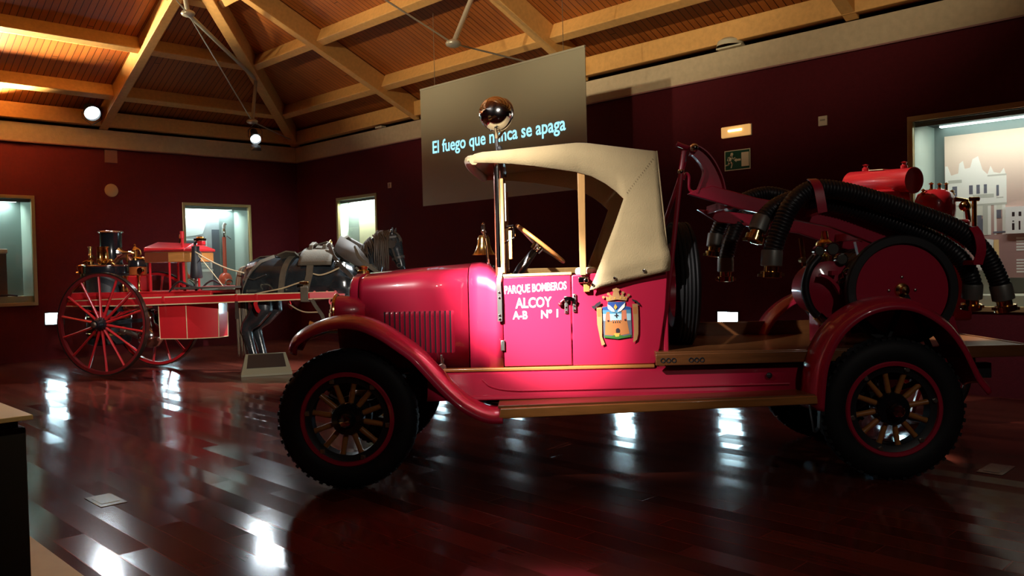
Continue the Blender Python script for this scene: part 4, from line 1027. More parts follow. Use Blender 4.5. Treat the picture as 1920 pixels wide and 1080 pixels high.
# ---- load bed of wood, cab rear, spare wheel
bd = tp('bed_deck', MB().bx(-4.34,-1.99,-.58,.585,.79,.828), BEDW, bevel=.004)
tp('bed_edge_board', MB().prism([(-1.985,.742),(-1.985,.815),(-4.345,.832),(-4.345,.755)], 'y', .585, .615), BEDW, bd, bevel=.005)
tp('bed_edge_board', MB().prism([(-1.985,.742),(-1.985,.93),(-4.0,.93),(-4.0,.755)], 'y', -.615, -.585), BEDW, bd, bevel=.005)
tp('bed_end_board', MB().bx(-4.375,-4.345,-.615,.615,.755,.832), BEDW, bd, bevel=.005)
for x in (-2.06, -2.24):
    b_ = MB()
    for k in range(3): b_.torus((x-.035*k+.03, .6155, .775), (0,1,0), .013, .004, 12, 5)
    tp('chain_hook', b_, IRON, bd)
tp('bed_bolt', MB().ball((-2.72,.57,.66), (.02,.012,.02)), IRON)
tp('tail_lamp', MB().lathe([(.001,-.09),(.06,-.085),(.07,-.03),(.07,.02),(.078,.03),(.078,.045),(.06,.05),(.001,.055)], (-4.06,.42,.69), (-.85,.4,0), 20), GLOSSBLK, smooth=40)
tp('tail_lamp_bracket', MB().tube([(-4.02,.42,.69),(-4.0,.42,.79)], .012, 8), IRON)
sp_ = tp('spare_wheel', MB().lathe([(.232,-.04),(.30,-.06),(.30,.06),(.27,.05),(.232,.04),(.232,-.04)], (-2.25,0,1.22), (1,0,0), 40), RED)
prof = [(.296,.055),(.315,.075),(.36,.085),(.405,.078),(.428,.056),(.44,.02),(.44,-.02),(.428,-.056),(.405,-.078),(.36,-.085),(.315,-.075),(.296,-.055)]
ty = MB().lathe(prof, (-2.25,0,1.245), (1,0,0), 64)
for xr in (-.05,-.025,0,.025,.05): ty.torus((-2.25+xr,0,1.245),(1,0,0),.437,.010,64,6)
tp('tyre', ty, RUBBER, sp_, smooth=50)
for v in sp_.data.vertices: v.co.z += .025
# ---- boom frame: A-frame legs, curved head, two rails, clamps
lg = tp('boom_leg', MB().tube([(-2.045,.47,.828),(-2.13,.42,1.42),(-2.215,.35,2.02),(-2.24,.335,2.15)], .017, 10), RED)
tp('leg_collar', MB().ball((-2.213,.352,2.01), .022), CHROME, lg)
lg = tp('boom_leg', MB().tube([(-1.93,-.47,.828),(-2.09,-.40,1.35),(-2.31,-.31,2.0),(-2.36,-.28,2.16)], .015, 10), RED)
for sy in (1,):
    arc_o = [(-2.285,2.185),(-2.33,2.178),(-2.385,2.14),(-2.43,2.085),(-2.465,2.02),(-2.492,1.95),(-2.505,1.885)]
    arc_i = [(-2.275,2.125),(-2.30,2.118),(-2.335,2.08),(-2.358,2.04),(-2.368,2.0),(-2.345,1.93),(-2.318,1.865)]
    hd = tp('boom_head', MB().loft([[V((o_[0],sy*.335-.006,o_[1])), V((o_[0],sy*.335+.006,o_[1])), V((i_[0],sy*.335+.006,i_[1])), V((i_[0],sy*.335-.006,i_[1]))] for o_, i_ in zip(arc_o, arc_i)]), RED)
    tp('head_flange', MB().strap(smooth_path([(x,sy*.335,z) for x, z in arc_o], 3), (0,1,0), .07, .008), RED, hd)
    tp('head_flange', MB().strap(smooth_path([(x,sy*.335,z) for x, z in arc_i], 3), (0,1,0), .07, .008), RED, hd)
    tp('head_loop', MB().tube(smooth_path([(-2.232,sy*.335,1.96),(-2.25,sy*.335,2.0),(-2.27,sy*.335,1.98),(-2.268,sy*.335,1.90),(-2.30,sy*.335,1.87)], 4), .010, 8), RED, hd)
for sy in (1, -1):
    tp('boom_rail', MB().prism([(-2.255,1.862),(-2.30,1.885),(-2.42,1.912),(-2.72,1.822),(-3.215,1.722),(-3.70,1.570),(-4.06,1.437),(-4.03,1.340),(-3.53,1.480),(-3.21,1.615),(-2.60,1.752)] if sy > 0 else [(-2.45,1.80),(-2.72,1.77),(-3.215,1.70),(-3.70,1.570),(-4.06,1.437),(-4.03,1.340),(-3.53,1.480),(-3.21,1.60),(-2.60,1.70)], 'y', sy*.335-.028, sy*.335+.028), RED, bevel=.006)
tp('head_bar', MB().tube([(-2.36,-.30,2.16),(-2.25,.335,2.16)], .014, 10), RED); tp('head_handle', MB().tube([(-2.19,.345,2.20),(-2.235,.345,2.18),(-2.29,.335,2.165)], .016, 10), RED)
tp('head_knob', MB().ball((-2.30,.375,2.165), .030), CHROME, smooth=60)
for x, z in ((-2.55,1.79),(-3.0,1.70),(-3.5,1.56),(-3.95,1.42)): tp('boom_cross_bar', MB().bx(x-.03,x+.03,-.32,.32,z-.03,z+.03), RED, bevel=.004)
for x, z in ((-3.40,1.52),(-3.90,1.40)): 
    for sy in (1,-1): tp('boom_support', MB().beam((x, sy*.30, z), (x-.15, sy*.30, .83), .05, .04), RED)
for sy in (1, -1):
    tp('hose_clamp', MB().strap(smooth_path([(-3.055,sy*.63,1.70),(-3.045,sy*.628,1.78),(-3.035,sy*.612,1.86),(-3.025,sy*.575,1.905),(-3.02,sy*.53,1.922)], 3), (1,0,0), .06, .008), RED)
    tp('hose_clamp', MB().strap(smooth_path([(-4.03,sy*.62,1.35),(-4.045,sy*.635,1.44),(-4.035,sy*.625,1.53),(-4.02,sy*.59,1.585)], 3), (1,0,0), .06, .008), RED)
    tp('clamp_arm', MB().beam((-3.05,sy*.33,1.70),(-3.05,sy*.63,1.72), .05, .03), RED); tp('clamp_arm', MB().beam((-4.0,sy*.33,1.36),(-4.03,sy*.62,1.36), .05, .03), RED)

# ---- hose reel, pump
c = V((-3.60, 0, 1.19))
rl = tp('hose_reel', MB().cyl(c+V((0,-.40,0)), c+V((0,.50,0)), .16, 24), RED)
for yy in (-.44, .50):
    tp('reel_disc', MB().lathe([(.001,-.012),(.298,-.012),(.300,.0),(.298,.012),(.001,.012)], c+V((0,yy,0)), (0,1,0), 48), RED, rl)
    tp('reel_rim', MB().lathe([(.300,-.03),(.352,-.03),(.360,-.02),(.360,.02),(.352,.03),(.306,.03),(.300,.024)], c+V((0,yy,0)), (0,1,0), 48), BLACK, rl)
h_ = []
for k in range(24*7+1):
    a = 2*PI*k/24; t_ = k/(24*7); h_.append(c+V((.235*math.cos(a), -.38+.82*t_, .235*math.sin(a))))
tp('wound_hose', MB().tube(h_, .055, 8), HOSE, rl, smooth=60)
tp('reel_hub', MB().lathe([(.05,0),(.045,.012),(.026,.02),(.026,.055),(.001,.06)], c+V((0,.512,0)), (0,1,0), 16), BRASS, rl)
for k in range(4):
    a = k*PI/2; tp('hub_bolt', MB().ball(c+V((.085*math.cos(a),.515,.085*math.sin(a))), (.010,.008,.010), 8, 5), STEEL, rl)
for yy in (-.50, .565): tp('reel_support', MB().beam((-3.60,yy,1.16),(-3.75,yy,.82), .05, .02).beam((-3.60,yy,1.16),(-3.45,yy,.82), .05, .02), IRON, rl)
pm = tp('pump', MB().cyl((-3.20,.06,1.20),(-3.20,.30,1.20),.175,28).bx(-3.28,-3.14,.08,.28,.828,1.05), RED, bevel=.008)
tp('pump_cover', MB().lathe([(.001,.03),(.10,.025),(.15,.0),(.19,-.002),(.19,-.02)], (-3.20,.32,1.20), (0,1,0), 32), RED, pm)
tp('pump_hose', MB().tube(smooth_path([(-3.12,.36,1.42),(-3.05,.38,1.34),(-3.02,.38,1.22),(-3.05,.38,1.09),(-3.12,.37,1.01),(-3.20,.36,.965)], 6), .026, 10), HOSE, pm, smooth=60)
tp('hose_coupling', MB().cyl((-3.10,.375,1.03),(-3.14,.37,.99),.034,12).cyl((-3.19,.36,.972),(-3.25,.355,.955),.034,12), CHROME, pm)
for x, z, r in ((-3.13,1.46,.035),(-3.22,1.47,.045),(-3.28,1.40,.04)):
    g_ = tp('pressure_gauge', MB().cyl((x,.30,z),(x,.345,z),r,18), CHROME, pm); tp('gauge_face', MB().cyl((x,.345,z),(x,.347,z),r*.8,18), mat('gauge_dial', (.08,.075,.065), .3) if 'gauge_dial' not in bpy.data.materials else bpy.data.materials['gauge_dial'], g_)
tp('valve_pipe', MB().tube([(-3.02,.30,1.55),(-3.03,.30,1.46),(-3.04,.30,1.36)], .016, 8).tube([(-3.02,.30,1.40),(-3.02,.36,1.40)], .02, 8), BRASS, pm)
for x, z in ((-3.30,1.30),(-3.27,1.24)):
    tp('valve_wheel', MB().torus((x,.40,z), (0,1,.1), .035, .008, 16, 6).cyl((x,.30,z),(x,.40,z),.010,8), CHROME, pm)
tp('pump_guard', MB().strap(smooth_path([(-3.11,.40,1.30),(-3.16,.40,1.28),(-3.21,.40,1.23),(-3.24,.40,1.17)], 4), (0,1,0), .05, .02).bx(-3.23,-3.19,.34,.40,1.295,1.325), RED, pm)
tp('primer_body', MB().lathe([(.07,0),(.075,.10),(.06,.16),(.03,.18),(.02,.24)], (-3.25,.10,1.36), (0,0,1), 18), BRASS, pm)

# ---- suction hoses: things lying in the clamps of the boom
def hose(name_label, pts, r=.062):
    P_ = smooth_path(pts, 14); 
    # ribbed: pulse the radius along the length
    dense = []; rad = []; acc = 0; step = .0075
    dist = [0]
    for a, b in zip(P_[:-1], P_[1:]): dist.append(dist[-1]+(b-a).length)
    n = int(dist[-1]/step); i = 0
    for k in range(n+1):
        s_ = k*step
        while i < len(dist)-2 and dist[i+1] < s_: i += 1
        t_ = (s_-dist[i])/max(1e-6, dist[i+1]-dist[i]); dense.append(P_[i].lerp(P_[i+1], min(1, t_))); rad.append(r if k % 3 else r*.90)
    t = empty('suction_hose', T_MAT @ Matrix.Translation(dense[0]), name_label, 'hose', 'black suction hoses hung over the boom'); M = Matrix.Translation(-dense[0])
    part('tube', MB().tube(dense, rad, 14).tf(M), HOSE, t, smooth=70)
    for p, d in ((dense[0], (dense[0]-dense[8]).normalized()), (dense[-1], (dense[-1]-dense[-9]).normalized())):
        part('ferrule', MB().lathe([(r*1.02,-.10),(r*1.08,-.09),(r*1.08,.0),(r*.9,.005)], p, d, 18).tf(M), mat('hose_ferrule', (.20,.20,.18), .45, .5) if 'hose_ferrule' not in bpy.data.materials else bpy.data.materials['hose_ferrule'], t)
        part('coupling', MB().lathe([(r*.75,.0),(r*.75,.035),(r*1.08,.04),(r*1.08,.075),(r*.7,.08),(r*.6,.06)], p, d, 18).box(p+d*.06+V((r*1.1,0,0)), (.03,.025,.02)).box(p+d*.06-V((r*1.1,0,0)), (.03,.025,.02)).tf(M), BRASS, t)
    return t
hose('upper near suction hose running over the boom to the rear of the truck', [(-2.735,.60,1.37),(-2.745,.60,1.46),(-2.80,.59,1.61),(-2.88,.57,1.76),(-3.02,.53,1.855),(-3.20,.52,1.845),(-3.40,.52,1.79),(-3.70,.52,1.685),(-3.95,.53,1.575),(-4.10,.55,1.43),(-4.19,.56,1.25),(-4.225,.56,1.115)])
hose('lower near suction hose with its brass coupling below the boom head', [(-2.685,.47,1.60),(-2.71,.46,1.655),(-2.80,.44,1.745),(-2.92,.42,1.80),(-3.04,.41,1.795),(-3.25,.41,1.755),(-3.50,.42,1.665),(-3.80,.43,1.54),(-3.99,.46,1.40),(-4.075,.455,1.25),(-4.09,.43,1.12)], .058)
hose('front far suction hose hanging leftmost below the boom', [(-2.600,-.44,1.52),(-2.615,-.44,1.60),(-2.68,-.44,1.74),(-2.78,-.45,1.84),(-2.95,-.47,1.91),(-3.10,-.47,1.905),(-3.40,-.47,1.80),(-3.70,-.47,1.69),(-3.95,-.48,1.57),(-4.10,-.50,1.40),(-4.15,-.50,1.22),(-4.16,-.50,1.10)], .056)
hose('second far suction hose hanging just right of the leftmost one', [(-2.655,-.32,1.33),(-2.66,-.32,1.42),(-2.70,-.33,1.56),(-2.78,-.36,1.70),(-2.90,-.38,1.785),(-3.04,-.38,1.80),(-3.3,-.38,1.74),(-3.6,-.38,1.63),(-3.90,-.38,1.50),(-4.02,-.40,1.35),(-4.06,-.40,1.2),(-4.07,-.40,1.08)], .056)

# ---- a second fire engine behind the truck: only its tanks show above the boom
EM = T_MAT @ Matrix.Translation((-4.62, -1.6, 0))
t = empty('fire_pump_cart', EM, 'red pump cart with a cylinder tank and a domed vessel behind the truck', 'pump cart')
part('body', MB().bx(-.34,.60,-.38,.38,.85,1.42), REDW, t, bevel=.03)
part('upper_box', MB().prism([(-.30,1.42),(-.36,1.72),(.52,1.72),(.45,1.42)], 'y', -.34, .34), REDW, t, bevel=.03)
part('painted_number', text_mb('7', .15, axes((.03,.344,1.655), (-1,0,0), (0,0,1)), ext=.001, offset=.008), CREAM, t, smooth=0)
cy = MB().lathe([(.001,-.36),(.095,-.36),(.108,-.34),(.108,.33),(.114,.335),(.114,.35),(.100,.35),(.096,.338),(.001,.335)], (0,0,0), (0,0,1), 28)
k_ = part('cylinder_tank', cy, REDW, t, smooth=35)
dz = V((-.30,.62,-.04)).normalized(); ux_ = V((0,0,1)).cross(dz).normalized(); uy_ = dz.cross(ux_)
k_.matrix_local = Matrix(((ux_.x,uy_.x,dz.x,.27),(ux_.y,uy_.y,dz.y,.0),(ux_.z,uy_.z,dz.z,2.085),(0,0,0,1)))
for q in (.24, -.18): part('tank_cap', MB().lathe([(.03,.105),(.03,.13),(.018,.14),(.018,.155),(.03,.16),(.001,.17)], (0,0,0), (0,1,0), 12).tf(Matrix.Translation((0,0,q))), REDW, k_)
part('tank_plate', MB().bx(-.05,.05,.104,.112,-.10,.06), CREAM, k_)
part('tank_cradle', MB().bx(.10,.40,-.22,.22,1.70,2.0), REDW, t, bevel=.02)
vx = -.16
part('domed_vessel', MB().lathe([(.155,1.70),(.165,1.80),(.165,1.90),(.14,1.96),(.08,1.995),(.001,2.005)], (vx,.10,0), n=28), REDW, t, smooth=50)
for dx, hh, z0 in ((.12,.05,1.955),(.05,.08,1.98),(-.02,.07,1.985),(-.08,.09,1.965),(-.13,.05,1.94)): part('brass_valve', MB().lathe([(.016,0),(.016,.02),(.026,.03),(.012,.045),(.012,hh),(.024,hh+.005),(.001,hh+.02)], (vx+dx,.14,z0-.02), n=12), BRASS, t)
part('brass_pipe', MB().tube([(vx-.13,.2,1.90),(vx-.22,.2,1.89),(vx-.24,.2,1.70)], .022, 10).ball((vx-.21,.2,1.84), .05).tube([(vx-.30,.18,1.66),(vx-.30,.18,1.90)], .02, 10).tube([(vx-.34,.18,1.90),(vx-.26,.18,1.90)], .02, 8), BRASS, t, smooth=50)
part('side_lever', MB().tube([(-.30,.36,1.66),(-.10,.37,1.58)], .012, 8), LEATHD, t)
for sy in (-1, 1):
    w_ = part('wheel', MB().torus((.12, sy*.46, .40), (0,1,0), .37, .03, 36, 8), BLACK, t, smooth=60)
    sp = MB()
    for k in range(10): a = 2*PI*k/10; sp.beam((.12,sy*.46,.40), (.12+.35*math.cos(a),sy*.46,.40+.35*math.sin(a)), .03, .03, up=(0,1,0))
    part('spokes', sp.cyl((.12,sy*.46-.05,.40),(.12,sy*.46+.05,.40),.06), REDW, w_)
part('axle', MB().cyl((.12,-.46,.40),(.12,.46,.40),.03).beam((.12,0,.40),(.12,0,.86),.3,.1,up=(0,1,0)), IRON, t)
part('prop_leg', MB().beam((.5,0,0),(.5,0,.86),.05,.05,up=(0,1,0)), IRON, t)

# ================================================================== the horse drawn steam pump
PU = empty('horse_drawn_pump', P_MAT, 'red two wheeled horse drawn steam pump with brass boiler fittings and long shafts', 'steam pump')
def pp(name, mb, mats, parent=None, **k): return part(name, mb, mats, parent or PU, **k)
RW = .725
def cart_wheel(y, first=None):
    if first is not None:
        w = copy_tree(first, PU); w.location = (0, y, RW+.012); w.rotation_euler = (0, .2, PI); return w
    w = pp('wheel', MB().lathe([(.662,-.028),(.705,-.030),(.705,.030),(.662,.028),(.662,-.028)], (0,0,0), (0,1,0), 64), mat('shaded_felloe', (.16,.014,.016), .3, coat=.4))  # near felloe in darker red: shade of its unlit face put into the paint
    w.location = (0, y, RW+.012)
    pp('iron_tyre', MB().lathe([(.703,-.034),(.718,-.036),(.718,.036),(.703,.034)], (0,0,0), (0,1,0), 64), mat('worn_iron_tyre', (.10,.075,.06), .25, .8), w)
    pp('hub', MB().lathe([(.03,-.17),(.058,-.165),(.062,-.13),(.085,-.10),(.100,-.03),(.100,.03),(.085,.09),(.06,.11)], (0,0,0), (0,1,0), 24), GLOSSBLK, w)
    pp('hub_cap', MB().lathe([(.001,-.20),(.03,-.195),(.04,-.17)], (0,0,0), (0,1,0), 16), STEEL, w)
    for k in range(14):
        a = 2*PI*(k+.3)/14; d = V((math.cos(a),0,math.sin(a))); q = V((-math.sin(a),0,math.cos(a))); rings = []
        for r, ww, th, yy in ((.09,.022,.026,-.02),(.2,.018,.024,-.012),(.45,.014,.018,-.004),(.665,.018,.020,0)):
            rings.append([d*r+q*ww*math.cos(j*PI/4)+V((0,yy+th*math.sin(j*PI/4),0)) for j in range(8)])
        pp('spoke', MB().loft(rings), REDW, w, smooth=50)
    return w
cwh = cart_wheel(-.60); fwh_ = cart_wheel(.60, cwh); fwh_.data = fwh_.data.copy(); fwh_.data.materials[0] = REDW
cwh.rotation_euler = (0, -.15, 0)
pp('axle', MB().beam((0,-.58,RW+.012),(0,.58,RW+.012),.05,.05,up=(0,0,1)), IRON)
for sy in (-1, 1):
    b_ = MB()
    for k in range(4):
        L_ = .40-.08*k
        b_.strap(smooth_path([(-L_,sy*.42,.93-.012*k),(0,sy*.42,.82-.012*k),(L_,sy*.42,.93-.012*k)],4),(0,1,0),.05,.010)
    pp('leaf_spring', b_, REDW)
    # shaft with cream lines along its edges
    s0, s1 = V((-.72, sy*.42, 1.005)), V((3.40, sy*.42, 1.072))
    sh = pp('shaft', MB().loft([[V((x, sy*.42+dy*w_/2, zc+dz*h_/2)) for dy, dz in ((-1,-1),(1,-1),(1,1),(-1,1))] for x, zc, h_, w_ in ((-.72,1.02,.075,.05),(.3,1.03,.105,.055),(1.9,1.06,.105,.055),(3.42,1.085,.085,.05))]), REDW, bevel=.006)
    l_ = MB()
    for sgn in (-1, 1):
        l_.loft([[V((x, sy*(.42)+e*(w_/2+.002), zc+sgn*h_/2+d)) for e, d in ((-1,-.007),(-1,.007),(1,.007),(1,-.007))] for x, zc, h_, w_ in ((-.72,1.02,.07,.05),(.3,1.03,.10,.055),(1.9,1.06,.10,.055),(3.41,1.085,.08,.05))])
    pp('cream_edge_line', l_, CREAM, sh)
    tip = pp('shaft_tip', MB().bx(3.06,3.44,sy*.42-.03,sy*.42+.03,1.045,1.125).tube([(3.44,sy*.42,1.085),(3.55,sy*.42,1.085)], .018, 8), PINK, sh, bevel=.005)
    for x in (3.12, 3.3, 3.42): pp('tip_bolt', MB().ball((x, sy*.42, 1.13), (.018,.018,.014), 10, 6), PINK, tip)
    pp('tip_ring', MB().torus((3.38, sy*.42, 1.0), (0,1,0), .05, .012, 20, 6), PINK, tip)
    for x, z in ((.86,1.09),(1.98,1.10),(2.28,1.10)):
        pp('shaft_band', MB().bx(x-.02,x+.02,sy*.42-.036,sy*.42+.036,z-.098+.03,z+.015), REDW, sh, bevel=.003)
    pp('shaft_staple', MB().strap(smooth_path([(2.27,sy*.42-.0,1.02),(2.27,sy*.45,.98),(2.30,sy*.45,.90),(2.33,sy*.45,.88)],3),(1,0,0),.05,.015), REDW, sh)
    pp('breeching_strap_end', MB().strap([(1.985,sy*.45,1.02),(1.985,sy*.45,.93),(1.985,sy*.45,.78)],(1,0,0),.045,.010), LEATHD, sh)
# frame and platform
pp('frame_beam', MB().bx(-.75,1.55,-.37,-.31,1.06,1.17).bx(-.75,1.55,.31,.37,1.06,1.17), REDW, bevel=.006)
pp('platform', MB().bx(.25,1.56,-.37,.37,1.135,1.165), REDW, bevel=.005)
pp('cross_member', MB().bx(-.75,-.69,-.37,.37,1.06,1.17).bx(.25,.31,-.37,.37,1.06,1.17), REDW, bevel=.005)
pp('footboard', MB().prism([(1.02,-.42),(1.62,-.36),(1.96,-.14),(1.96,.14),(1.62,.36),(1.02,.42)],'z',1.20,1.222), REDW, bevel=.004)
pp('footboard_edge', MB().strap([(1.02,-.425,1.211),(1.62,-.365,1.211),(1.965,-.14,1.211),(1.965,.14,1.211),(1.62,.365,1.211),(1.02,.425,1.211)],(0,0,1),.03,.008), LEATHD)
for sy in (-1,1): pp('footboard_bracket', MB().tube(smooth_path([(.90,sy*.36,1.16),(1.0,sy*.38,1.26),(1.10,sy*.39,1.30),(1.22,sy*.38,1.25),(1.36,sy*.36,1.20)],4), .014, 8), BLACK)
hexp = [(.715,-.36),(1.15,-.36),(1.50,-.12),(1.50,.12),(1.15,.36),(.715,.36)]
bx_ = pp('coal_box', MB().loft([[V((x*.985+.012,y*.95,.50)) for x,y in hexp],[V((x,y,1.05)) for x,y in hexp]]), REDW, bevel=.004)
l_ = MB()
for (x,y) in hexp: l_.tube([(x*.985+.012,y*.95-.002,.50),(x,y-.002,1.05)],.006,6)
for z,k in ((.505,0),(1.045,1)): l_.tube([((x*.985+.012) if not k else x,(y*.95 if not k else y),z) for x,y in hexp],.006,6,closed=True)
pp('cream_edge_line', l_, CREAM, bx_)
# seat box with red lid
st = pp('seat_box', MB().bx(.53,1.14,-.36,.36,1.575,1.715), WOOD, bevel=.006)
pp('dark_side', MB().bx(.527,.90,-.3635,-.36,1.58,1.71), WOODD, st)
pp('lid', MB().loft([[V((x,y,z)) for x,y,z in ((.52,-.38,1.725),(1.16,-.38,1.72),(1.16,.38,1.72),(.52,.38,1.725))],[V((x,y,z)) for x,y,z in ((.525,-.375,1.785),(1.165,-.375,1.755),(1.165,.375,1.755),(.525,.375,1.785))],[V((x,y,z)) for x,y,z in ((.54,-.09,1.87),(1.10,-.09,1.835),(1.10,.09,1.835),(.54,.09,1.87))]]), REDW, st, bevel=.008)
pp('lid_line', MB().bx(.53,1.16,-.384,-.378,1.735,1.742), STEEL, st)
for x,y in ((.90,-.34),(.90,.34),(.56,.34),(.56,-.30)): pp('seat_post', MB().tube([(x,y,1.165),(x,y,1.58)],.016,8), REDW)
# leather bucket with lamp on its post
wp = pp('whip_post', MB().tube([(1.225,-.22,1.16),(1.225,-.22,1.82)],.018,8), LEATHD)
pp('leather_bag', MB().lathe([(.001,1.34),(.075,1.34),(.085,1.36),(.075,1.48),(.062,1.62),(.052,1.74),(.055,1.79),(.045,1.79)],(1.235,-.22,0),n=18), BLACK, wp, smooth=50)
pp('bag_handle', MB().tube(smooth_path([(1.28,-.24,1.74),(1.34,-.25,1.68),(1.32,-.25,1.60),(1.27,-.24,1.56)],4),.007,6), BLACK, wp)
lp = pp('lantern', MB().bx(1.29,1.38,-.27,-.19,1.80,1.86), REDW, bevel=.012)
pp('lantern_top', MB().bx(1.25,1.38,-.28,-.18,1.865,1.895).ball((1.32,-.23,1.905),(.06,.045,.022)), BRASS, lp, smooth=40); pp('lantern_arm', MB().tube([(1.225,-.22,1.82),(1.28,-.23,1.86)],.02,8), BLACK, lp)
pp('brake_lever', MB().tube([(1.10,-.30,1.165),(1.085,-.30,1.96)],.020,8).cyl((1.085,-.30,1.90),(1.085,-.30,2.0),.028,10), REDW)
pp('brass_tap', MB().tube([(.98,-.20,1.84),(1.0,-.20,1.92)],.02,8).ball((1.0,-.20,1.93),.03), BRASS)
# boiler
bo = pp('boiler', MB().lathe([(.29,.50),(.30,.55),(.30,1.10),(.285,1.12),(.285,1.44)],(-.38,0,0),n=32), BLACK, smooth=40)
pp('ash_pan', MB().lathe([(.24,.40),(.29,.42),(.30,.50),(.001,.50)],(-.38,0,0),n=28), IRON, bo)
for z in (.56,.80,1.08): pp('brass_band', MB().lathe([(.302,z-.02),(.307,z-.015),(.307,z+.015),(.302,z+.02)],(-.38,0,0),n=32), BRASS, bo)
pp('boiler_crown', MB().lathe([(.285,1.43),(.315,1.435),(.32,1.46),(.315,1.545),(.29,1.56),(.15,1.585),(.001,1.59)],(-.38,0,0),n=36), GLOSSBLK, bo, smooth=40)
pp('crown_ring', MB().torus((-.38,0,1.55),(0,0,1),.308,.014,36,8), CHROME, bo, smooth=60)
ch = pp('chimney', MB().lathe([(.165,1.57),(.15,1.60),(.15,2.03),(.155,2.04)],(-.345,.05,0),n=28), GLOSSBLK, smooth=50)
pp('chimney_rim', MB().torus((-.345,.05,2.045),(0,0,1),.158,.016,32,8), CHROME, ch, smooth=60)
for x in (-.33,-.235): pp('brass_cylinder', MB().lathe([(.046,1.60),(.052,1.62),(.044,1.64),(.044,1.80),(.052,1.81),(.052,1.825),(.001,1.83)],(x,-.20,0),n=16), BRASS, smooth=40)
sv = pp('safety_valve', MB().lathe([(.05,1.58),(.05,1.62),(.025,1.64),(.022,1.70),(.03,1.71),(.020,1.73),(.020,1.81),(.034,1.82),(.034,1.835),(.001,1.84)],(-.56,-.12,0),n=14), BRASS, smooth=40)
pp('valve_arm', MB().tube([(-.62,-.14,1.60),(-.48,-.14,1.69)],.018,8).cyl((-.66,-.14,1.60),(-.58,-.14,1.62),.025,10), BRASS, sv)
wf = pp('water_filler', MB().lathe([(.05,1.44),(.055,1.50),(.065,1.52),(.07,1.56),(.05,1.575),(.001,1.58)],(-.71,-.12,0),n=14), BRASS, smooth=40)
pp('filler_pipe', MB().tube([(-.71,-.12,1.44),(-.71,-.12,1.05),(-.60,-.12,1.0)],.022,8).tube([(-.80,-.12,1.46),(-.60,-.12,1.46)],.018,8), BRASS, wf)
pp('crown_tap', MB().tube(smooth_path([(-.30,-.22,1.59),(-.22,-.24,1.61),(-.15,-.22,1.60),(-.10,-.20,1.56)],4),.022,8).torus((-.20,-.26,1.61),(0,1,0),.035,.008,16,6).torus((-.29,-.26,1.60),(0,1,.2),.03,.008,16,6).ball((-.13,-.22,1.62),.03), BRASS, smooth=60)
pp('steam_pipe', MB().tube(smooth_path([(-.22,-.05,1.58),(-.12,-.05,1.66),(.0,-.05,1.67),(.08,-.05,1.58)],5),.035,10), mat('copper_pipe',(.50,.20,.12),.3,.9), smooth=60)
# engine block with brass cylinders
eb = pp('engine_block', MB().bx(.05,.26,-.16,.16,1.17,1.40), REDW, bevel=.02)
pp('engine_drum', MB().lathe([(.10,1.40),(.125,1.41),(.125,1.52),(.11,1.53)],(.15,-.02,0),n=24), mat('amber_lacquer',(.50,.12,.03),.2,.4,coat=.5), eb, smooth=40)
pp('drum_cover', MB().lathe([(.13,1.53),(.13,1.60),(.125,1.62),(.04,1.625)],(.15,-.02,0),n=24), GLOSSBLK, eb, smooth=40)
pp('brass_dome', MB().lathe([(.05,1.62),(.05,1.65),(.03,1.67),(.034,1.76),(.045,1.77),(.03,1.80),(.012,1.82),(.016,1.845),(.001,1.86)],(.12,-.03,0),n=16), BRASS, eb, smooth=40)
pp('whistle', MB().tube(smooth_path([(.13,-.03,1.80),(.20,-.04,1.77),(.22,-.04,1.71),(.18,-.04,1.68)],4),.012,8).tube([(.15,-.04,1.65),(.29,-.05,1.64)],.022,8), BRASS, eb, smooth=60)
hn = pp('steam_horn', MB().lathe([(.020,.16),(.022,.06),(.04,.02),(.085,-.03),(.08,-.03),(.03,.02)],(-.06,-.08,1.73),(1,0,.0),20), CHROME, smooth=50)
pp('horn_pipe', MB().tube([(-.06+.15,-.08,1.73),(.12,-.06,1.72)],.02,8).tube([(.02,-.08,1.72),(.02,-.08,1.60),(.08,-.06,1.57)],.014,8), BRASS, hn)
for x,y in ((.02,-.18),(.10,-.20),(.28,-.18)): pp('brass_column', MB().lathe([(.03,1.165),(.03,1.19),(.018,1.21),(.018,1.36),(.03,1.38),(.03,1.40)],(x,y,0),n=12), BRASS, smooth=40)
pp('steam_gauge', MB().cyl((.30,-.14,1.47),(.30,-.18,1.47),.045,18).tube([(.24,-.1,1.42),(.30,-.14,1.42)],.012,8), BRASS)
# pump chambers low between the wheels
av = pp('air_vessel', MB().lathe([(.001,.36),(.10,.38),(.17,.46),(.18,.56),(.13,.66),(.06,.72),(.05,.80)],(.40,-.12,0),n=26), CHROME, smooth=50)
pp('delivery_pipe', MB().tube(smooth_path([(.40,-.12,.80),(.36,-.16,.88),(.26,-.22,.93),(.10,-.26,.94)],5),.05,12), BRASS, av, smooth=60)
pp('suction_pipe', MB().tube([(.05,-.24,.62),(.35,-.22,.50)],.035,10).cyl((.02,-.25,.63),(.08,-.235,.605),.055,14), STEEL, av)
pp('pump_barrel', MB().cyl((.12,-.2,.95),(.55,-.2,1.0),.075,18).cyl((.10,-.2,.945),(.16,-.2,.955),.10,18).cyl((.50,-.2,.99),(.56,-.2,1.0),.10,18), CHROME, smooth=40)
pp('pump_hanger', MB().beam((.40,-.1,.75),(.40,-.1,1.10),.05,.08,up=(0,1,0)), IRON)
pp('rear_tap', MB().tube([(-.68,-.20,1.10),(-.60,-.24,1.14)],.03,8).ball((-.70,-.20,1.10),.04).tube([(-.78,-.22,1.02),(-.64,-.22,1.10)],.025,8), PINK, smooth=60)

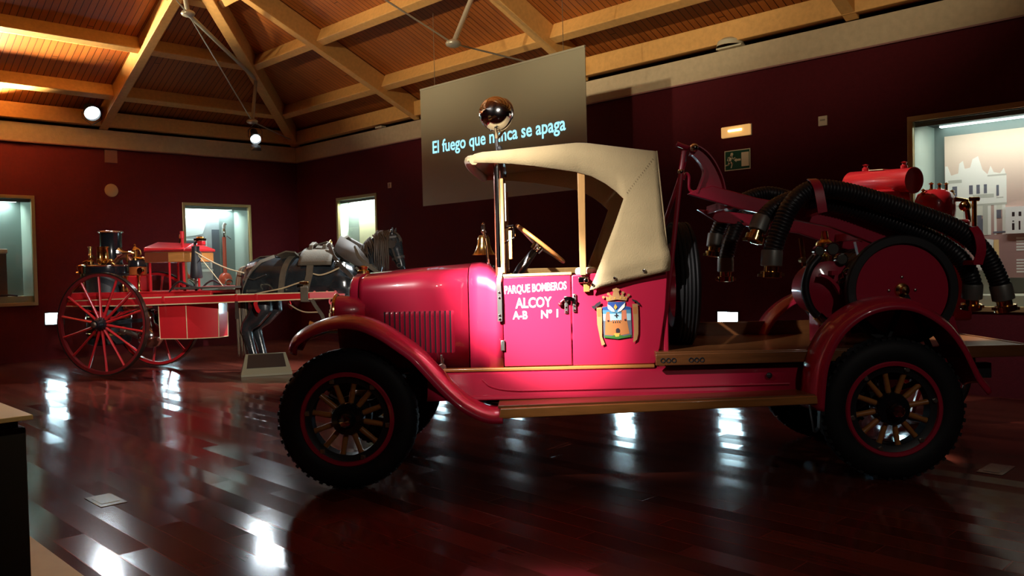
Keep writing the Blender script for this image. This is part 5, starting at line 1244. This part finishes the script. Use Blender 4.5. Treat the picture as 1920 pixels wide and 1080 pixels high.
# ================================================================== the horse
def blob(rings_list):
    """chain of elliptical sections -> closed loft; each item: (centre, dir, up, ru, rs)"""
    mb = MB()
    for chain in rings_list:
        n = 20; rings = []
        pts = [V(c[0]) for c in chain]; k = len(pts)
        for i, (c, ru, rs) in enumerate(chain):
            T = (pts[min(i+1,k-1)]-pts[max(i-1,0)]).normalized(); sd = V((0,1,0)) - T*T.y; sd.normalize(); up = sd.cross(T)
            rings.append([pts[i] + up*(ru*math.cos(2*PI*j/n)) + sd*(rs*math.sin(2*PI*j/n)) for j in range(n)])
        # rounded ends
        a, b = pts[0], pts[-1]; Ta = (pts[0]-pts[1]).normalized(); Tb = (pts[-1]-pts[-2]).normalized()
        ra = min(chain[0][1], chain[0][2]); rb_ = min(chain[-1][1], chain[-1][2])
        r0 = [a + (p-a)*.6 + Ta*ra*.5 for p in rings[0]]; r1 = [b + (p-b)*.6 + Tb*rb_*.5 for p in rings[-1]]
        mb.loft([r0]+rings+[r1])
    return mb
trunk = [((1.93,0,1.27),.20,.17),((2.02,0,1.30),.27,.235),((2.16,0,1.32),.295,.275),((2.35,0,1.33),.295,.285),((2.55,0,1.31),.305,.30),((2.78,0,1.30),.33,.305),((2.98,0,1.325),.335,.285),((3.15,0,1.315),.315,.26),((3.32,0,1.255),.275,.245),((3.50,0,1.215),.235,.225),((3.68,0,1.20),.20,.19),((3.78,0,1.21),.15,.14)]
neck = [((3.60,0,1.22),.22,.16),((3.70,0,1.38),.20,.125),((3.76,0,1.52),.185,.11),((3.82,0,1.66),.165,.10),((3.91,0,1.77),.14,.09),((4.01,0,1.83),.11,.085)]
head = [((3.99,0,1.85),.09,.080),((4.06,0,1.80),.115,.095),((4.10,0,1.72),.115,.098),((4.13,0,1.62),.095,.082),((4.165,0,1.52),.072,.062),((4.19,0,1.44),.060,.056),((4.20,0,1.405),.048,.05)]
def hind(sy, dx):
    y = sy*.155
    return [((2.12+dx*.3,y,1.22),.22,.12),((2.15+dx*.5,y,1.05),.19,.115),((2.19+dx*.7,y,.90),.165,.11),((2.07+dx,y,.76),.125,.09),((1.965+dx,y,.665),.095,.07),((1.945+dx,y,.60),.085,.062),((1.975+dx,y,.50),.068,.052),((2.015+dx,y,.36),.058,.047),((2.05+dx,y,.22),.058,.048),((2.075+dx,y,.15),.068,.056),((2.105+dx,y,.09),.06,.055)]
def fore(sy, dx):
    y = sy*.15
    return [((3.42,y,1.16),.17,.10),((3.43+dx*.3,y,1.0),.13,.09),((3.45+dx*.6,y,.85),.095,.075),((3.46+dx,y,.68),.070,.058),((3.47+dx,y,.585),.068,.056),((3.465+dx,y,.50),.052,.043),((3.46+dx,y,.34),.044,.038),((3.46+dx,y,.20),.048,.042),((3.475+dx,y,.14),.054,.047),((3.505+dx,y,.09),.052,.05)]
chains = [trunk, neck, head, hind(-1,0), hind(1,-.03), fore(-1,.06), fore(1,-.16)]
hooves = []
for x, y in ((2.115,-.155),(2.085,.155),(3.565,-.15),(3.345,.15)):
    chains.append([((x,y,.11),.055,.052),((x+.01,y,.06),.064,.060),((x+.018,y,.022),.074,.068)])
hb_ = blob(chains)
# jaw, ears, eyes, muscles
hb_.ball((4.035,0,1.70),(.075,.075,.11),14,8)
for sy in (-1,1):
    hb_.loft([[V((4.08+.03*math.cos(2*PI*j/8),sy*.055+.022*math.sin(2*PI*j/8),1.86)) for j in range(8)],[V((4.09+.028*math.cos(2*PI*j/8),sy*.062+.018*math.sin(2*PI*j/8),1.92)) for j in range(8)],[V((4.105+.006*math.cos(2*PI*j/8),sy*.066+.005*math.sin(2*PI*j/8),1.985)) for j in range(8)]])
    hb_.ball((4.135,sy*.082,1.735),(.028,.022,.028),10,6); hb_.ball((2.10,sy*.17,1.20),(.20,.12,.24),14,8); hb_.ball((3.36,sy*.17,1.18),(.16,.10,.22),14,8); hb_.ball((2.62,sy*.20,1.22),(.30,.12,.22),14,8)
me = bpy.data.meshes.new('raw'); me.from_pydata(hb_.v, [], hb_.f)
bm = bmesh.new(); bm.from_mesh(me); bmesh.ops.recalc_face_normals(bm, faces=bm.faces); bm.to_mesh(me); bm.free()
ro = bpy.data.objects.new('raw', me); COL.objects.link(ro)
md = ro.modifiers.new('r','REMESH'); md.mode = 'VOXEL'; md.voxel_size = .016
ms = ro.modifiers.new('s','SMOOTH'); ms.factor = .5; ms.iterations = 6
dg = bpy.context.evaluated_depsgraph_get(); hm = bpy.data.meshes.new_from_object(ro.evaluated_get(dg)); bpy.data.objects.remove(ro)
HX = 2.85
hm.transform(Matrix.Translation((-HX,0,0))); hm.materials.clear(); hm.materials.append(HORSE)
hm.polygons.foreach_set('use_smooth', [True]*len(hm.polygons)); hm.name = 'horse'
HO = new_obj('horse', hm); HO.matrix_world = P_MAT @ Matrix.Translation((HX,0,0))
props(HO, 'life size black grey horse figure in harness between the shafts of the red pump', 'horse')
SH = Matrix.Translation((-HX,0,0))
def hp_(name, mb, mats, parent=None, **k): return part(name, mb.tf(SH), mats, parent or HO, **k)
# mane and tail of strands
def strands(seeds, w, mb=None):
    mb = mb or MB()
    for p in seeds:
        q = smooth_path(p, 4); k = len(q)
        mb.tube(q, [w*(.55+.45*math.sin(PI*min(1, .25+.75*i/(k-1)))) * (1-.75*(i/(k-1))**3) for i in range(k)], 5)
    return mb
R_ = random.Random(3)
sd = []
for i in range(64):      # crest: roots along the top of the neck, falling to the near side
    t_ = R_.random(); root = V((3.60,0,1.50)).lerp(V((4.03,0,1.925)), t_); root += V((-.05-.07*math.sin(PI*t_), 0, .06*math.sin(PI*t_)))
    s_ = -1 if R_.random() < .8 else 1
    fall = .12+.13*R_.random()
    sd.append([root+V((0,s_*.02,0)), root+V((.03,s_*.09,.01)), root+V((.05+.05*R_.random(),s_*(.13+.02*R_.random()),-fall*.45)), root+V((.06+.06*R_.random(),s_*(.14+.02*R_.random()),-fall))])
for i in range(40):      # long lock over the cheek and down in front of the throat
    t_ = round(R_.random()*7)/7 + .05*R_.random(); root = V((3.86,0,1.93)).lerp(V((4.07,0,1.92)), t_)
    x1 = 3.87+.19*t_; L_ = .45+.10*R_.random()
    sd.append([root, V((x1-.01,-.10,1.86)), V((x1,-.145-.02*R_.random(),1.70)), V((x1+.01*R_.random(),-.15-.02*R_.random(),1.55)), V((x1+.03*(R_.random()-.5),-.14-.02*R_.random(),1.90-L_))])
for i in range(16):
    sd.append([V((4.08,0,1.90)), V((4.14,.04*(R_.random()-.5),1.88)), V((4.185,.09*(R_.random()-.5),1.80)), V((4.19,.10*(R_.random()-.5),1.70))])
hp_('mane', strands(sd, .010), HAIR, smooth=60)
sd = []; sl_ = []
for i in range(110):
    a = 2*PI*R_.random(); r = R_.random()**.5; b0 = V((1.88,0,1.47)); L_ = .9+.35*R_.random()
    ox, oy = .07*r*math.cos(a), .085*r*math.sin(a)
    p = [b0+V((ox*.3,oy*.3,.02)), b0+V((-.05+ox*.6,oy*.8,-.02)), V((1.80+ox,oy,1.25)), V((1.80+ox*1.1,oy*1.2,.85)), V((1.83+ox*1.3,oy*1.5,max(.05,1.45-L_)))]
    (sd if i % 2 else sl_).append(p)
tl = hp_('tail', strands(sd, .013), HAIR, smooth=60)
hp_('pale_tail_hair', strands(sl_, .012), HAIRP, tl, smooth=60)
# harness
def girth(x, rz_, ry, zc, a0, a1, n=14, lean=0.0, off=.008):
    return [V((x+lean*(math.cos(a0+(a1-a0)*i/n)), -(ry+off)*math.sin(a0+(a1-a0)*i/n), zc+(rz_+off)*math.cos(a0+(a1-a0)*i/n))) for i in range(n+1)]
sdp = MB()
for s_ in (-1,1):
    rows = []
    for i in range(9):
        t_ = i/8; row = []
        for j in range(9):
            a = .10+1.05*j/8; x = 2.83+.48*t_ - (.04 if j > 6 else 0)*math.sin(PI*t_)
            row.append(V((x, s_*(.285+.030)*math.sin(a), 1.325+(.335+.035)*math.cos(a))))
        rows.append(row)
    sdp.loft(rows, closed=False, caps=False)
sad = hp_('saddle_pad', sdp, LEATH, smooth=50, solid=.03, off=1)
for x in (2.93, 3.13): hp_('saddle_tree', MB().strap([(x,-.13,1.66),(x,-.09,1.75),(x,0,1.79),(x,.09,1.75),(x,.13,1.66)],(1,0,0),.06,.03), LEATH, sad, bevel=.006)
hp_('terret', MB().torus((3.20,-.05,1.79),(1,0,0),.03,.007,14,6), BRASS, sad)
bb = hp_('back_band', MB().strap([(3.02,0,1.745)]+girth(3.01,.37,.325,1.325,.2,1.5,10)+[V((3.0,-.40,1.22)),V((2.995,-.455,1.10)),V((2.995,-.46,1.02)),V((2.995,-.40,1.0))],(1,0,0),.095,.014), LEATH, smooth=50)
hp_('shaft_tug', MB().bx(2.94,3.05,-.47,-.455,1.0,1.20), LEATH, bb, bevel=.006)
hp_('tug_buckle', MB().bx(2.93,3.06,-.475,-.45,1.24,1.265), BRASS, bb, bevel=.004)
hp_('belly_band', MB().strap([(3.10,-.46,1.03),(3.13,-.43,.95),(3.20,-.38,.82),(3.22,-.36,.74)],(1,0,.3),.05,.01), LEATH, bb)
lb_ = hp_('loin_strap', MB().strap(girth(2.60,.315,.305,1.31,0,1.62,14,lean=.05)+[V((2.585,-.34,1.12))],(1,0,0),.085,.012), LEATH, smooth=50)
hp_('loin_pad', MB().strap([(2.50,-.16,1.60),(2.62,-.14,1.645),(2.75,-.14,1.63)],(0,1,-.4),.20,.02), LEATH, lb_)
hp_('back_strap', MB().strap([(2.00,-.05,1.555),(2.15,-.05,1.62),(2.38,-.06,1.635),(2.60,-.06,1.63),(2.75,-.08,1.655),(2.95,-.06,1.75),(3.15,-.05,1.80)],(0,1,0),.06,.012), LEATH, smooth=50)
hp_('hip_strap', MB().strap([(2.38,-.10,1.62),(2.22,-.20,1.55),(2.12,-.27,1.43),(2.06,-.29,1.33),(2.0,-.29,1.20),(1.96,-.27,1.10)],(0,.6,1),.05,.010), LEATH, smooth=50)
hp_('hip_chain', MB().tube(smooth_path([(2.06,-.29,1.34),(2.15,-.30,1.31),(2.24,-.31,1.33),(2.36,-.31,1.37)],4),.010,6), IRON)
hp_('trace_rope', MB().tube(smooth_path([(1.98,-.40,1.06),(2.30,-.34,1.13),(2.60,-.34,1.18),(2.85,-.35,1.25),(2.98,-.345,1.28)],4),.010,6), ROPE)
hp_('side_chain', MB().tube(smooth_path([(3.05,-.31,1.37),(3.15,-.31,1.35),(3.28,-.30,1.38),(3.42,-.28,1.44)],4),.011,6), ROPE)
hp_('shoulder_strap', MB().strap([(3.20,-.12,1.77),(3.32,-.24,1.60),(3.45,-.27,1.45),(3.60,-.26,1.30),(3.72,-.20,1.18)],(.7,0,.7),.055,.012), LEATHD, smooth=50)
hp_('strap_ring', MB().torus((3.47,-.27,1.47),(0,1,0),.04,.009,16,6).torus((3.38,-.27,1.50),(0,1,0),.03,.008,14,6), STEEL)
# stiff collar: two flaps joined over the neck
cl_ = MB()
for s_ in (-1,1):
    prof = [(3.37,1.87),(3.29,1.68),(3.46,1.56),(3.62,1.47),(3.76,1.44),(3.83,1.46),(3.80,1.54),(3.62,1.73)]
    n_ = len(prof); yb = [.10,.17,.22,.24,.24,.22,.19,.13]
    cl_.add([(x, s_*y, z) for (x,z),y in zip(prof,yb)], [tuple(range(n_))])
col = hp_('collar', cl_, mat('collar_leather',(.075,.064,.055),.7,noise=.2), solid=.035, smooth=30)
hp_('collar_bridge', MB().tube([(3.40,-.10,1.83),(3.41,0,1.86),(3.40,.10,1.83)],.03,8).tube([(3.62,-.20,1.44),(3.66,-.17,1.38)],.018,6).tube([(3.84,-.22,1.46),(3.86,0,1.40),(3.84,.22,1.46)],.025,8), LEATH, col)
hp_('hame_strap', MB().strap([(3.58,-.15,1.72),(3.68,-.22,1.58),(3.80,-.245,1.47),(3.90,-.23,1.40),(3.96,-.20,1.34)],(.6,0,.8),.05,.012), LEATH, col)
# bridle
br = hp_('bridle', MB().strap([(4.02,0,1.935),(4.06,-.09,1.87),(4.09,-.108,1.74),(4.13,-.098,1.60),(4.165,-.078,1.50)],(1,0,.3),.028,.007).strap([(4.02,0,1.935),(4.06,.09,1.87),(4.09,.108,1.74),(4.13,.098,1.60),(4.165,.078,1.50)],(1,0,.3),.028,.007), LEATHD, smooth=50)
hp_('noseband', MB().strap([V((4.15+.082*math.cos(2*PI*k/14),.074*math.sin(2*PI*k/14),1.555+.02*math.cos(2*PI*k/14))) for k in range(14)],(0,0,1),.03,.007,closed=True), LEATHD, br)
hp_('browband', MB().strap([(4.07,-.10,1.83),(4.15,-.07,1.84),(4.17,0,1.845),(4.15,.07,1.84),(4.07,.10,1.83)],(0,0,1),.026,.007), LEATHD, br)
for sy in (-1,1): 
    hp_('blinker', MB().loft([[V((4.10+.06*math.cos(2*PI*j/12),sy*.118+d,1.735+.055*math.sin(2*PI*j/12))) for j in range(12)] for d in (-.006,.006)]), LEATHD, br)
    hp_('bit_ring', MB().torus((4.185,sy*.072,1.455),(0,1,0),.028,.006,16,6), STEEL, br)
# rein and chain between horse and pump
hp_('rein', MB().tube(smooth_path([(1.24,-.26,1.72),(1.45,-.27,1.60),(1.75,-.28,1.47),(2.02,-.295,1.40)],5),.009,6).tube(smooth_path([(1.30,-.26,1.66),(1.55,-.27,1.38),(1.70,-.30,1.22)],5),.006,6), ROPE)
chn = MB()
for k in range(6): chn.torus((3.36-.012*k+(.02*(k%2)),-.44,.93-.055*k),(0,1,0) if k%2 else (1,.3,0),.026,.007,12,5)
t = empty('harness_chain', P_MAT @ Matrix.Translation((3.36,-.42,.60)), 'short pale chain hanging from the tip of the near shaft', 'chain')
part('links', chn.tf(Matrix.Translation((-3.36,.42,-.60))), ROPE, t, smooth=60)
part('upper_link', MB().torus((.02,0,.36),(0,1,0),.035,.008,14,6), PINK, t, smooth=60)
hp_('belly_rope', MB().tube(smooth_path([(2.62,-.20,.97),(2.78,-.28,.90),(2.95,-.36,.86),(3.15,-.40,.86)],4),.009,6), ROPE)
